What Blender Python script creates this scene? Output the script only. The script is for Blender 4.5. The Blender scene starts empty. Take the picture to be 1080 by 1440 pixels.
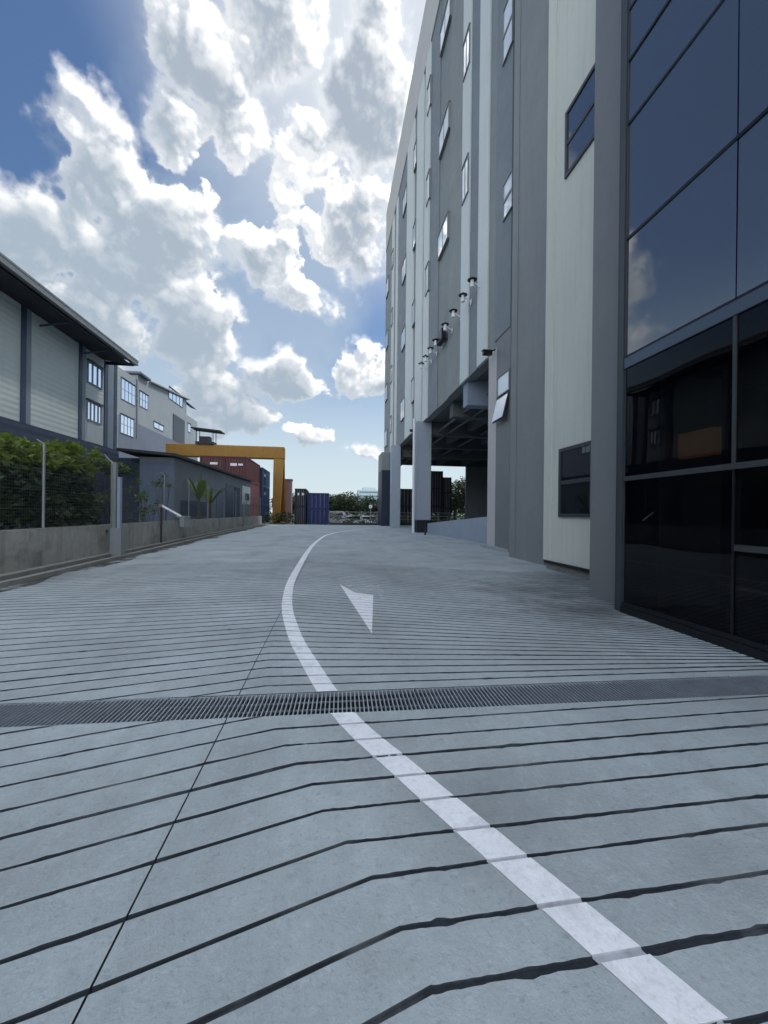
import bpy, bmesh, math, random
from mathutils import Vector, Matrix, noise
R = math.radians
random.seed(7)
scene = bpy.context.scene
col = scene.collection

# ------------------------------------------------------------------ camera
F_PX, CX, CY, CAMZ = 545.0, 540.0, 722.0, 1.5
YAW, ROLL = math.atan(75 / 545.0), 0.011
SY, CYW = math.sin(YAW), math.cos(YAW)
fwd = Vector((SY, CYW, 0)); rgt = Vector((CYW, -SY, 0)); upv = Vector((0, 0, 1))
camR = rgt * math.cos(ROLL) + upv * math.sin(ROLL)
camU = upv * math.cos(ROLL) - rgt * math.sin(ROLL)
cam_data = bpy.data.cameras.new('camera'); cam = bpy.data.objects.new('camera', cam_data); col.objects.link(cam)
cam_data.lens = F_PX / 1440 * 36; cam_data.sensor_width = 36; cam_data.shift_y = 2 / 1440
cam_data.clip_start = 0.05; cam_data.clip_end = 5000
m = Matrix.Identity(4)
for i in range(3):
    m[i][0] = camR[i]; m[i][1] = camU[i]; m[i][2] = -fwd[i]
m[2][3] = CAMZ
cam.matrix_world = m
scene.camera = cam

def ray(px, py):
    a, b = (px - CX) / F_PX, (py - CY) / F_PX
    return fwd + camR * a - camU * b
def g(px, py, z=0.0):
    d = ray(px, py); t = (z - CAMZ) / d.z
    return Vector((d.x * t, d.y * t, z))
def on_x(px, py, X):
    d = ray(px, py); t = X / d.x
    return Vector((X, d.y * t, CAMZ + d.z * t))
def on_y(px, py, Y):
    d = ray(px, py); t = Y / d.y
    return Vector((d.x * t, Y, CAMZ + d.z * t))

# ------------------------------------------------------------------ light
SUN_AZ, SUN_EL = R(62), R(56)          # azimuth clockwise from +Y
scene.view_settings.view_transform = 'Standard'; scene.view_settings.look = 'None'
scene.view_settings.exposure = 1.6; scene.view_settings.gamma = 1.0
scene.view_settings.use_curve_mapping = False
sd = bpy.data.lights.new('sun', 'SUN'); sd.energy = 0.8; sd.angle = R(10); sd.color = (1, .95, .87)
sun = bpy.data.objects.new('sun', sd); col.objects.link(sun)
sdir = Vector((math.sin(SUN_AZ) * math.cos(SUN_EL), math.cos(SUN_AZ) * math.cos(SUN_EL), math.sin(SUN_EL)))
sun.rotation_euler = sdir.to_track_quat('Z', 'Y').to_euler()

world = bpy.data.worlds.new("World"); scene.world = world; world.use_nodes = True
SKY_STRENGTH = 0.1
CLOUD_BRIGHT = 1.0
def build_world():
    nt = world.node_tree; N = nt.nodes; L = nt.links
    N.clear()
    def put(s, v):
        if isinstance(v, bpy.types.NodeSocket): L.new(v, s)
        else: s.default_value = v
    def M(op, a, b=None, c=None, clamp=False):
        n = N.new('ShaderNodeMath'); n.operation = op; n.use_clamp = clamp
        put(n.inputs[0], a)
        if b is not None: put(n.inputs[1], b)
        if c is not None: put(n.inputs[2], c)
        return n.outputs[0]
    def V(op, a, b=None):
        n = N.new('ShaderNodeVectorMath'); n.operation = op
        put(n.inputs[0], a)
        if b is not None: put(n.inputs[1], b)
        return n.outputs['Value'] if op in ('DOT_PRODUCT', 'LENGTH') else n.outputs[0]
    def smooth(v, a, b):
        n = N.new('ShaderNodeMapRange'); n.interpolation_type = 'SMOOTHSTEP'
        put(n.inputs[0], v); n.inputs[1].default_value = a; n.inputs[2].default_value = b
        return n.outputs[0]
    def mix(f, a, b):
        n = N.new('ShaderNodeMix'); n.data_type = 'RGBA'
        put(n.inputs[0], f); put(n.inputs[6], a); put(n.inputs[7], b)
        return n.outputs[2]
    def fbm(vec, scale, detail, rough, dist=0.0):
        n = N.new('ShaderNodeTexNoise'); n.noise_dimensions = '3D'
        put(n.inputs['Vector'], vec); n.inputs['Scale'].default_value = scale
        n.inputs['Detail'].default_value = detail; n.inputs['Roughness'].default_value = rough
        n.inputs['Distortion'].default_value = dist
        return n.outputs[0]
    tc = N.new('ShaderNodeTexCoord'); d = V('NORMALIZE', tc.outputs['Generated'])
    def azel(px, py):
        v = ray(px, py).normalized(); return math.atan2(v.x, v.y), math.asin(v.z)
    #        px   py   rx   ry  strength
    blobs = [(130, 215, 75, 85, 1.0), (225, 330, 100, 110, 1.0), (275, 460, 75, 100, 1.0), (170, 330, 110, 120, .9),
             (35, 320, 105, 62, .8), (110, 440, 150, 95, .6), (290, 75, 85, 110, 1.0), (330, 175, 75, 85, 1.0),
             (262, 178, 58, 62, .75), (400, 40, 75, 110, .8), (520, 140, 70, 185, 1.0), (430, 250, 50, 60, .5), (505, 330, 65, 90, .95),
             (465, 210, 45, 55, .9), (375, 375, 62, 46, .85), (425, 420, 42, 36, .7), (400, 290, 40, 60, .55), (405, 530, 66, 36, .95), (505, 515, 45, 48, .85),
             (428, 607, 40, 19, .75), (340, 585, 60, 32, .75), (300, 545, 55, 40, .75), (520, 640, 40, 16, .6), (250, 560, 60, 40, .6),
             (720, 200, 160, 150, .9), (900, 60, 200, 120, .8)]
    sp0 = N.new('ShaderNodeSeparateXYZ'); L.new(d, sp0.inputs[0]); y0 = sp0.outputs[1]; z0 = sp0.outputs[2]
    back = M('MAXIMUM', smooth(y0, .12, -.3), smooth(z0, .80, .93))  # out-of-view sky behind and overhead, brightened to add light on the ground
    inv_back = M('SUBTRACT', 1.0, back)
    def density(v, fine):
        sp = N.new('ShaderNodeSeparateXYZ'); L.new(v, sp.inputs[0])
        az = M('ARCTAN2', sp.outputs[0], sp.outputs[1]); el = M('ARCSINE', sp.outputs[2])
        az2 = M('ADD', az, M('MULTIPLY', M('SUBTRACT', fbm(v, 6, 4, .6), .5), .20))
        el2 = M('ADD', el, M('MULTIPLY', M('SUBTRACT', fbm(V('ADD', v, (5.2, 1.3, 2.7)), 6, 4, .6), .5), .20))
        dens = None
        for (px, py, rx, ry, st) in blobs:
            a0, e0 = azel(px, py); a1, _ = azel(px + rx, py); _, e1 = azel(px, py - ry)
            qa = M('MULTIPLY', M('SUBTRACT', az2, a0), 1 / abs(a1 - a0)); qe = M('MULTIPLY', M('SUBTRACT', el2, e0), 1 / abs(e1 - e0))
            q = M('MULTIPLY_ADD', M('MULTIPLY_ADD', qa, qa, M('MULTIPLY', qe, qe)), -st, st)
            dens = q if dens is None else M('SMOOTH_MAX', dens, q, .2)
        gen = M('MULTIPLY', M('SUBTRACT', fbm(V('ADD', v, (3.1, .4, 8.8)), 2.3, 4, .5), .47), 5.0)
        dens = M('ADD', M('MULTIPLY', M('MAXIMUM', dens, -1.0), inv_back), M('MULTIPLY', gen, back))
        n1 = fbm(v, 10, 13 if fine else 5, .62 if fine else .52, .1)
        bill = M('ABSOLUTE', M('SUBTRACT', fbm(v, 15, 4, .5), .5))
        return M('ADD', dens, M('SUBTRACT', M('MULTIPLY', M('SUBTRACT', n1, .5), 2.3), M('MULTIPLY', bill, 1.6))), el2, az2
    dd, el2, az2 = density(d, True)
    sunward = Vector((.10, .10, .30)).normalized()
    ds, _, _ = density(V('NORMALIZE', V('ADD', d, tuple(sunward * .030))), False)
    n2 = fbm(V('ADD', d, (9.2, 4.3, 1.7)), 3.2, 5, .55, .3)
    n3 = fbm(V('ADD', d, (2.2, 7.3, 4.7)), 5.5, 3, .5, .3)
    el = M('ARCSINE', z0)
    soft = smooth(n3, .42, .60)
    dsh = M('ADD', dd, .02)
    a_hard = smooth(dsh, -.02, .22); a_soft = smooth(dsh, -.38, .72)
    alpha = M('ADD', M('MULTIPLY', a_hard, M('SUBTRACT', 1.0, soft)), M('MULTIPLY', a_soft, soft))
    lit = smooth(M('SUBTRACT', dd, ds), -.10, .62)
    thin = M('SUBTRACT', 1.0, smooth(M('ADD', dsh, M('MULTIPLY', M('SUBTRACT', n2, .5), 1.4)), .05, .75))
    wide = M('SUBTRACT', 1.0, smooth(M('ADD', dsh, M('MULTIPLY', M('SUBTRACT', n2, .5), 1.6)), .15, 1.15))
    bmix = M('ADD', M('MULTIPLY', lit, M('MULTIPLY_ADD', wide, .78, .24)), M('MULTIPLY', thin, M('MULTIPLY_ADD', lit, .40, .30)), clamp=True)
    bv = ray(590, -30).normalized()
    glow = smooth(V('DOT_PRODUCT', d, tuple(bv)), .72, 1.0)
    bright = mix(back, mix(glow, (3.7, 3.72, 3.70, 1), (6.6, 6.4, 6.1, 1)), (14.5, 14.7, 15, 1))
    grey = mix(back, mix(glow, (1.36, 1.64, 1.95, 1), (1.40, 1.62, 1.90, 1)), (9, 9.6, 10.4, 1))
    cloud = mix(bmix, grey, bright)
    sky = N.new('ShaderNodeTexSky'); sky.sky_type = 'NISHITA'; sky.sun_disc = False
    sky.sun_elevation = SUN_EL; sky.sun_rotation = SUN_AZ
    sky.air_density = 1.2; sky.dust_density = .5; sky.ozone_density = 3.5
    skyb = mix(1.0, sky.outputs[0], mix(back, (.285, .318, .355, 1), (.8, .8, .8, 1))); skyb.node.blend_type = 'MULTIPLY'
    haze = smooth(el, .52, .02)
    skyc = mix(M('MULTIPLY', haze, .85), skyb, mix(back, (2.35, 2.72, 2.9, 1), (6, 6.5, 7, 1)))
    skyc = mix(M('MULTIPLY', M('MULTIPLY', smooth(V('DOT_PRODUCT', d, tuple(bv)), .865, 1.0), .75), inv_back), skyc, (3.0, 3.15, 3.25, 1))
    # thin veil between the cumulus
    va0, ve0 = azel(330, 380)
    vq = M('ADD', M('POWER', M('DIVIDE', M('SUBTRACT', az2, va0), .36), 2.0), M('POWER', M('DIVIDE', M('SUBTRACT', el2, ve0), .30), 2.0))
    veil = M('MULTIPLY', smooth(M('ADD', M('SUBTRACT', 1.0, vq), M('MULTIPLY', M('SUBTRACT', n2, .5), 2.5)), -.1, .9), .55)
    skyc = mix(M('MULTIPLY', veil, inv_back), skyc, (1.75, 2.12, 2.48, 1))
    a2 = M('MULTIPLY', alpha, smooth(el, .0, .06))
    final = mix(a2, skyc, cloud)
    bg = N.new('ShaderNodeBackground'); L.new(final, bg.inputs[0]); bg.inputs[1].default_value = SKY_STRENGTH
    out = N.new('ShaderNodeOutputWorld'); L.new(bg.outputs[0], out.inputs[0])
    world.cycles.sampling_method = 'MANUAL'; world.cycles.sample_map_resolution = 512
build_world()

# ------------------------------------------------------------------ materials
def srgb(r, g_, b):
    f = lambda c: ((c / 255 + .055) / 1.055) ** 2.4 if c > 10 else c / 255 / 12.92
    return (f(r), f(g_), f(b), 1)
def mat(name, c, rough=.7, var=.12, scale=3.0, metal=0.0, bump=0.0, bscale=40, streak=0.0, dirt=None, dirt_amt=.4, dirt_scale=1.2, spec=.5, ribs=None, speck=0.0, wear=False):
    mt = bpy.data.materials.new(name); mt.use_nodes = True
    nt = mt.node_tree; N = nt.nodes; L = nt.links
    b = N['Principled BSDF']; b.inputs['Roughness'].default_value = rough; b.inputs['Metallic'].default_value = metal
    b.inputs['Specular IOR Level'].default_value = spec
    tc = N.new('ShaderNodeTexCoord'); geo = N.new('ShaderNodeNewGeometry')
    P = geo.outputs['Position']
    def nz(scale, detail=6, rough=.6, vec=P):
        n = N.new('ShaderNodeTexNoise'); L.new(vec, n.inputs['Vector']); n.inputs['Scale'].default_value = scale
        n.inputs['Detail'].default_value = detail; n.inputs['Roughness'].default_value = rough
        return n.outputs[0]
    def mr(v, a, b2, c2, d2):
        n = N.new('ShaderNodeMapRange'); L.new(v, n.inputs[0]); n.inputs[1].default_value = a; n.inputs[2].default_value = b2
        n.inputs[3].default_value = c2; n.inputs[4].default_value = d2; return n.outputs[0]
    def mixc(f, a, bb, mode='MIX'):
        n = N.new('ShaderNodeMix'); n.data_type = 'RGBA'; n.blend_type = mode
        if isinstance(f, float): n.inputs[0].default_value = f
        else: L.new(f, n.inputs[0])
        for s, v in ((6, a), (7, bb)):
            if isinstance(v, tuple): n.inputs[s].default_value = v
            else: L.new(v, n.inputs[s])
        return n.outputs[2]
    c = tuple(c[:3]) + (1,)
    lo = tuple(v * (1 - var) for v in c[:3]) + (1,); hi = tuple(min(1, v * (1 + var)) for v in c[:3]) + (1,)
    cc = mixc(mr(nz(scale), .3, .7, 0, 1), lo, hi)
    cc = mixc(mr(nz(scale * 9, 3), .35, .65, 0, .5), cc, lo)
    if streak:
        mp = N.new('ShaderNodeMapping'); L.new(P, mp.inputs[0]); mp.inputs['Scale'].default_value = (6, 6, .35)
        cc = mixc(mr(nz(1.0, 5, .6, mp.outputs[0]), .5, .8, 0, streak), cc, tuple(v * .55 for v in c[:3]) + (1,))
    if speck:
        cc = mixc(mr(nz(34, 4, .75), .54, .70, 0, speck * .75), cc, tuple(v * .5 for v in c[:3]) + (1,))
        cc = mixc(mr(nz(19, 5, .75), .53, .72, 0, speck * .7), cc, tuple(min(1, v * 1.35) for v in c[:3]) + (1,))
        cc = mixc(mr(nz(2.6, 6, .7), .62, .78, 0, speck * .6), cc, (c[0] * .80, c[1] * .66, c[2] * .54, 1))
    if dirt:
        cc = mixc(mr(nz(dirt_scale, 7, .65), .5, .75, 0, dirt_amt), cc, dirt)
    if wear:                                            # drip, tyre and damp stains with their own shapes
        mp = N.new('ShaderNodeMapping'); L.new(P, mp.inputs[0]); mp.inputs['Scale'].default_value = (1.6, .16, 1)
        cc = mixc(mr(nz(1.0, 6, .62, mp.outputs[0]), .50, .72, 0, .38), cc, (.20, .225, .225, 1))
        cc = mixc(mr(nz(.28, 4, .55), .45, .68, 0, .34), cc, (.23, .245, .225, 1))
        cc = mixc(mr(nz(7.5, 5, .7), .62, .72, 0, .5), cc, (.17, .18, .175, 1))
        for (sx, sy, sr, amt) in ((4.45, 6.9, 2.0, .75), (4.2, 5.6, 1.2, .6), (5.5, 8.6, 1.5, .6), (3.9, 5.2, 1.5, .35), (2.2, 8.2, 2.6, .2), (.7, 1.9, .5, .25), (1.0, 12, 4.5, .2), (-6.4, 9.5, 1.3, .4)):
            vm = N.new('ShaderNodeVectorMath'); vm.operation = 'DISTANCE'; L.new(P, vm.inputs[0]); vm.inputs[1].default_value = (sx, sy, 0)
            ad = N.new('ShaderNodeMath'); ad.operation = 'MULTIPLY_ADD'; L.new(nz(1.7, 7, .7), ad.inputs[0]); ad.inputs[1].default_value = -sr * 1.6; L.new(vm.outputs['Value'], ad.inputs[2])
            cc = mixc(mr(ad.outputs[0], sr * .2, -sr * .75, 0, amt), cc, (.055, .055, .055, 1))
    L.new(cc, b.inputs['Base Color'])
    L.new(mr(nz(scale * 3), .3, .7, max(0, rough - .08), min(1, rough + .08)), b.inputs['Roughness'])
    nrm = None
    if bump:
        bp = N.new('ShaderNodeBump'); bp.inputs['Strength'].default_value = bump; bp.inputs['Distance'].default_value = .01
        L.new(nz(bscale, 8, .65), bp.inputs['Height']); nrm = bp.outputs[0]
    if ribs:                                            # (axis, period): corrugation as a bump
        wv = N.new('ShaderNodeTexWave'); wv.wave_type = 'BANDS'; wv.bands_direction = ribs[0]; L.new(P, wv.inputs['Vector'])
        wv.inputs['Scale'].default_value = math.pi / 10 / ribs[1] * 1.0
        bp = N.new('ShaderNodeBump'); bp.inputs['Strength'].default_value = .6; bp.inputs['Distance'].default_value = .02
        L.new(wv.outputs['Fac'], bp.inputs['Height'])
        if nrm: L.new(nrm, bp.inputs['Normal'])
        nrm = bp.outputs[0]
    if nrm: L.new(nrm, b.inputs['Normal'])
    return mt
def glass_mat(name, tint, refl=.2, trans=.12, rough=.01, gcol=(.92, .95, 1, 1)):
    mt = bpy.data.materials.new(name); mt.use_nodes = True
    nt = mt.node_tree; N = nt.nodes; L = nt.links; N.clear()
    out = N.new('ShaderNodeOutputMaterial')
    gl = N.new('ShaderNodeBsdfGlossy'); gl.inputs['Roughness'].default_value = rough; gl.inputs['Color'].default_value = gcol
    tr = N.new('ShaderNodeBsdfTransparent'); tr.inputs['Color'].default_value = tuple(v * trans for v in (1, .97, .93)) + (1,)
    df = N.new('ShaderNodeBsdfDiffuse'); df.inputs['Color'].default_value = tint
    ad = N.new('ShaderNodeMixShader'); ad.inputs[0].default_value = .5 if trans else 1.0
    L.new(tr.outputs[0], ad.inputs[1]); L.new(df.outputs[0], ad.inputs[2])
    fr = N.new('ShaderNodeFresnel'); fr.inputs['IOR'].default_value = 1.5
    mr = N.new('ShaderNodeMapRange'); L.new(fr.outputs[0], mr.inputs[0]); mr.inputs[1].default_value = .04
    mr.inputs[3].default_value = refl; mr.inputs[4].default_value = 1.0
    geo = N.new('ShaderNodeNewGeometry'); nz = N.new('ShaderNodeTexNoise'); L.new(geo.outputs['Position'], nz.inputs['Vector'])
    nz.inputs['Scale'].default_value = .7; nz.inputs['Detail'].default_value = 1
    bp = N.new('ShaderNodeBump'); bp.inputs['Strength'].default_value = .06; bp.inputs['Distance'].default_value = .1
    L.new(nz.outputs[0], bp.inputs['Height']); L.new(bp.outputs[0], gl.inputs['Normal'])
    ms = N.new('ShaderNodeMixShader'); L.new(mr.outputs[0], ms.inputs[0]); L.new(ad.outputs[0], ms.inputs[1]); L.new(gl.outputs[0], ms.inputs[2])
    L.new(ms.outputs[0], out.inputs[0])
    return mt
def leaf_mat(name, c, hue=.3):
    mt = bpy.data.materials.new(name); mt.use_nodes = True
    nt = mt.node_tree; N = nt.nodes; L = nt.links; N.clear()
    out = N.new('ShaderNodeOutputMaterial'); geo = N.new('ShaderNodeNewGeometry')
    nz = N.new('ShaderNodeTexNoise'); L.new(geo.outputs['Position'], nz.inputs['Vector']); nz.inputs['Scale'].default_value = 2.2; nz.inputs['Detail'].default_value = 5
    mx = N.new('ShaderNodeMix'); mx.data_type = 'RGBA'; L.new(nz.outputs[0], mx.inputs[0])
    mx.inputs[6].default_value = (c[0] * .5, c[1] * .6, c[2] * .6, 1); mx.inputs[7].default_value = (c[0] * 1.7, c[1] * 1.5, c[2] * 1.1, 1)
    mx2 = N.new('ShaderNodeMix'); mx2.data_type = 'RGBA'; L.new(geo.outputs['Random Per Island'], mx2.inputs[0]); 
    L.new(mx.outputs[2], mx2.inputs[6]); mx2.inputs[7].default_value = (c[0] * 1.5, c[1] * 1.25, c[2], 1)
    df = N.new('ShaderNodeBsdfPrincipled'); df.inputs['Roughness'].default_value = .5; L.new(mx2.outputs[2], df.inputs['Base Color'])
    tl = N.new('ShaderNodeBsdfTranslucent'); L.new(mx2.outputs[2], tl.inputs['Color'])
    ms = N.new('ShaderNodeMixShader'); ms.inputs[0].default_value = hue; L.new(df.outputs[0], ms.inputs[1]); L.new(tl.outputs[0], ms.inputs[2])
    L.new(ms.outputs[0], out.inputs[0]); return mt

MT = {}
MT['slab'] = mat('slab concrete', (.375, .415, .418), .82, .17, .9, bump=.6, bscale=55, dirt=(.22, .245, .245, 1), dirt_amt=.85, dirt_scale=.55, speck=.7, wear=True)
MT['groove'] = mat('groove dirt', (.028, .034, .042), .95, .4, 9, dirt=(.20, .21, .21, 1), dirt_amt=.85, dirt_scale=1.1)
MT['earth'] = mat('earth', (.16, .15, .11), .95, .3, .3)
MT['paint'] = mat('road paint', (.80, .80, .80), .6, .06, 4, bump=.3, bscale=70, dirt=(.42, .42, .42, 1), dirt_amt=.6, dirt_scale=7, speck=.5)
MT['paint_dip'] = mat('dirty road paint', (.46, .47, .49), .8, .12, 6, dirt=(.2, .2, .21, 1), dirt_amt=.6, dirt_scale=9)
MT['steel'] = mat('galvanised steel', (.33, .36, .39), .5, .18, 6, metal=.35)
MT['steel_dark'] = mat('dark steel', (.05, .055, .065), .5, .15, 6)
MT['pit'] = mat('pit concrete', (.06, .06, .06), .95, .3, 3)
MT['grey_clad'] = mat('grey cladding', srgb(127, 131, 130), .55, .09, .4, streak=.3)
MT['grey_clad_b'] = mat('grey cladding cool', srgb(121, 127, 132), .55, .09, .4, streak=.3)
MT['grey_clad_c'] = mat('grey cladding warm', srgb(134, 137, 135), .55, .09, .4, streak=.3)
MT['white_clad'] = mat('white cladding', srgb(208, 212, 208), .55, .04, .4, streak=.22)
MT['cream'] = mat('cream render', srgb(212, 213, 200), .75, .04, .5, streak=.25, bump=.1, bscale=25)
MT['brown'] = mat('brown cladding', srgb(122, 124, 124), .5, .05, .5, streak=.1)
MT['parapet'] = mat('parapet coping', srgb(196, 190, 184), .6, .05, .3)
MT['col_blue'] = mat('column paint', srgb(158, 167, 178), .6, .06, .6, streak=.15)
MT['soffit'] = mat('soffit concrete', srgb(96, 100, 102), .8, .1, .6)
MT['navy'] = mat('navy paint', srgb(26, 34, 60), .5, .1, .6)
MT['frame_dark'] = mat('window frame', srgb(62, 66, 72), .4, .06, 3, metal=.2)
MT['frame_blk'] = mat('black frame', srgb(30, 32, 37), .35, .06, 3, metal=.3)
MT['rail'] = mat('aluminium rail', srgb(74, 77, 80), .4, .06, 3, metal=.4)
MT['glass_up'] = glass_mat('tinted curtain glass', (.055, .052, .054, 1), .27, 0.0, .025, (.86, .85, .84, 1))
MT['glass_low'] = glass_mat('clear dark glass', (.002, .002, .004, 1), .018, .7)
MT['glass_win'] = glass_mat('window glass', (.74, .76, .77, 1), .40, 0.0)  # pale diffuse colour stands in for reflected bright clouds
MT['glass_dk'] = glass_mat('dark window glass', (.01, .012, .016, 1), .06, 0.0)
MT['glass_lou'] = glass_mat('far window glass', (.20, .22, .23, 1), .04, 0.0)
MT['inter'] = mat('interior wall', srgb(60, 58, 56), .8, .1, .6)
MT['tan'] = mat('glowing timber panel', srgb(190, 128, 66), .6, .15, 2)
_b = MT['tan'].node_tree.nodes['Principled BSDF']; _b.inputs['Emission Color'].default_value = (1, .52, .2, 1); _b.inputs['Emission Strength'].default_value = .009   # weak warm glow added so the panel shows in the dark lobby
MT['ware'] = mat('warehouse cladding', srgb(212, 221, 220), .6, .06, .4, streak=.15, ribs=('Z', .25))
MT['ware_trim'] = mat('warehouse trim', srgb(64, 78, 100), .5, .08, 1)
MT['ware_light'] = mat('warehouse pier', srgb(140, 152, 168), .6, .08, 1)
MT['ware_base'] = mat('warehouse plinth', srgb(70, 79, 100), .7, .08, .5, streak=.2, ribs=('Z', .35))
MT['roof'] = mat('metal roof', srgb(95, 100, 108), .5, .1, .6, ribs=('Y', .2))
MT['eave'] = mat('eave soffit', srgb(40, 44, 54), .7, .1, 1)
MT['gutter'] = mat('gutter', srgb(150, 153, 156), .45, .1, 2)
MT['fac2'] = mat('factory render', srgb(152, 159, 163), .7, .07, .4, streak=.2)
MT['fac2b'] = mat('factory plinth', srgb(116, 125, 140), .7, .07, .4, streak=.2)
MT['shed'] = mat('shed wall', srgb(132, 137, 141), .75, .1, .6, streak=.3)
MT['shed_end'] = mat('shed end wall', srgb(108, 120, 140), .75, .1, .6, streak=.3)
MT['rust'] = mat('rusty sheet', srgb(58, 54, 56), .7, .3, 1.5, ribs=('X', .2))
MT['bwall'] = mat('boundary wall', srgb(158, 156, 149), .9, .2, .8, streak=.85, bump=.4, bscale=25, dirt=(.07, .07, .06, 1), dirt_amt=.7, dirt_scale=1.4)
MT['kerb'] = mat('old kerb', srgb(140, 138, 132), .9, .2, 1.6, bump=.4, bscale=25, dirt=(.06, .06, .055, 1), dirt_amt=.7, dirt_scale=1.6)
MT['galv'] = mat('fence post steel', srgb(138, 142, 142), .5, .12, 4, metal=.3)
MT['wire'] = mat('fence wire', srgb(100, 108, 108), .5, .12, 4, metal=.3)
MT['red_box'] = mat('red container paint', srgb(88, 46, 48), .6, .12, 1, streak=.3)
MT['maroon_box'] = mat('maroon container paint', srgb(116, 74, 78), .6, .12, 1, streak=.3)
MT['blue_box'] = mat('blue container paint', srgb(38, 62, 108), .55, .12, 1, streak=.25)
MT['deep_box'] = mat('deep blue container paint', srgb(20, 38, 92), .55, .12, 1, streak=.2)
MT['black_box'] = mat('dark container paint', srgb(20, 25, 36), .6, .15, 1, streak=.2)
MT['yellow'] = mat('crane yellow paint', srgb(146, 104, 24), .6, .12, .8, streak=.4)
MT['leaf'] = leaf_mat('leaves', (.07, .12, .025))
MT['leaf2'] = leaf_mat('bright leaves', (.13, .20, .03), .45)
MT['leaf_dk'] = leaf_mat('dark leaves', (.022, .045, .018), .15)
MT['bark'] = mat('bark', (.10, .08, .06), .9, .3, 4)
MT['whitep'] = mat('white paint', (.75, .76, .77), .45, .05, 3)
MT['tyre'] = mat('tyre rubber', (.02, .02, .02), .85, .2, 6)
MT['farwall'] = mat('far tower wall', srgb(172, 190, 190), .8, .05, .1)
MT['hill'] = mat('far ground', (.06, .085, .04), .95, .3, .05)

# ------------------------------------------------------------------ mesh helpers
class MB:
    def __init__(s): s.v = []; s.f = []; s.mi = []; s.smooth = False
    def poly(s, pts, mi=0):
        i = len(s.v); s.v += [tuple(p) for p in pts]; s.f.append(tuple(range(i, i + len(pts)))); s.mi.append(mi); return s
    def hexa(s, p, mi=0):                               # 8 corners: bottom ring 0-3, top ring 4-7 (counter-clockwise from above)
        i = len(s.v); s.v += [tuple(q) for q in p]
        for q in ((3, 2, 1, 0), (4, 5, 6, 7), (0, 1, 5, 4), (1, 2, 6, 5), (2, 3, 7, 6), (3, 0, 4, 7)):
            s.f.append(tuple(i + k for k in q)); s.mi.append(mi)
        return s
    def box(s, x0, x1, y0, y1, z0, z1, mi=0):
        return s.hexa([(x0, y0, z0), (x1, y0, z0), (x1, y1, z0), (x0, y1, z0), (x0, y0, z1), (x1, y0, z1), (x1, y1, z1), (x0, y1, z1)], mi)
    def seg(s, a, b, w, d, z0, z1, mi=0):               # upright wall along a->b, width w to the left, d to the right
        a = Vector(a[:2]); b = Vector(b[:2]); t = (b - a).normalized(); n = Vector((-t.y, t.x))
        p = [a - n * d, b - n * d, b + n * w, a + n * w]
        return s.hexa([(q.x, q.y, z0) for q in p] + [(q.x, q.y, z1) for q in p], mi)
    def tube(s, a, b, r0, r1=None, n=8, mi=0, caps=True):
        a = Vector(a); b = Vector(b); r1 = r0 if r1 is None else r1
        t = (b - a).normalized(); u = t.orthogonal().normalized(); w = t.cross(u)
        i = len(s.v)
        for c, r in ((a, r0), (b, r1)):
            for k in range(n):
                q = 2 * math.pi * k / n; s.v.append(tuple(c + u * (math.cos(q) * r) + w * (math.sin(q) * r)))
        for k in range(n):
            s.f.append((i + k, i + (k + 1) % n, i + n + (k + 1) % n, i + n + k)); s.mi.append(mi)
        if caps:
            s.f.append(tuple(i + k for k in range(n))[::-1]); s.mi.append(mi)
            s.f.append(tuple(i + n + k for k in range(n))); s.mi.append(mi)
        return s
    def leaf(s, c, size, rng, droop=0):
        u = Vector((rng.gauss(0, 1), rng.gauss(0, 1), rng.gauss(0, .6) - droop)).normalized(); w = u.orthogonal().normalized()
        w = (Matrix.Rotation(rng.uniform(0, 6.28), 3, u) @ w) * size * .45; u = u * size
        s.poly([c - u * .5, c + w * .6, c + u * .6, c - w * .6]); return s
    def blob(s, c, r, n, size, rng):
        for _ in range(n):
            d = Vector((rng.gauss(0, 1), rng.gauss(0, 1), rng.gauss(0, 1))).normalized() * (rng.random() ** .45)
            s.leaf(Vector((c[0] + d.x * r[0], c[1] + d.y * r[1], c[2] + d.z * r[2])), size * rng.uniform(.6, 1.3), rng)
        return s
    def build(s, name, mats, parent=None, bevel=0.0):
        me = bpy.data.meshes.new(name); me.from_pydata(s.v, [], s.f)
        mats = mats if isinstance(mats, (list, tuple)) else [mats]
        for mm in mats: me.materials.append(MT[mm] if isinstance(mm, str) else mm)
        for p, k in zip(me.polygons, s.mi): p.material_index = k
        me.validate(); me.update()
        o = bpy.data.objects.new(name, me); col.objects.link(o)
        if parent:
            o.parent = parent; o.matrix_parent_inverse = Matrix.Translation(-parent.location) if parent.type == 'EMPTY' else Matrix.Identity(4)
        if bevel:
            md = o.modifiers.new('bevel', 'BEVEL'); md.width = bevel; md.segments = 2; md.limit_method = 'ANGLE'
        return o
def tag(o, label=None, cat=None, group=None, kind=None):
    if label: o['label'] = label
    if cat: o['category'] = cat
    if group: o['group'] = group
    if kind: o['kind'] = kind
    return o
def empty(name, loc, label, cat, group=None):
    o = bpy.data.objects.new(name, None); o.location = loc; o.empty_display_size = .3; col.objects.link(o)
    return tag(o, label, cat, group)
def copy_thing(o, delta, label=None, parent=None):
    c = o.copy(); col.objects.link(c)
    if parent is None:
        c.location = Vector(o.location) + Vector(delta)
        if label: c['label'] = label
    else:
        c.parent = parent
        c.matrix_parent_inverse = o.matrix_parent_inverse
    for ch in [q for q in bpy.data.objects if q.parent == o and q.name in keep]: copy_thing(ch, delta, None, c)
    return c
keep = set()
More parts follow.
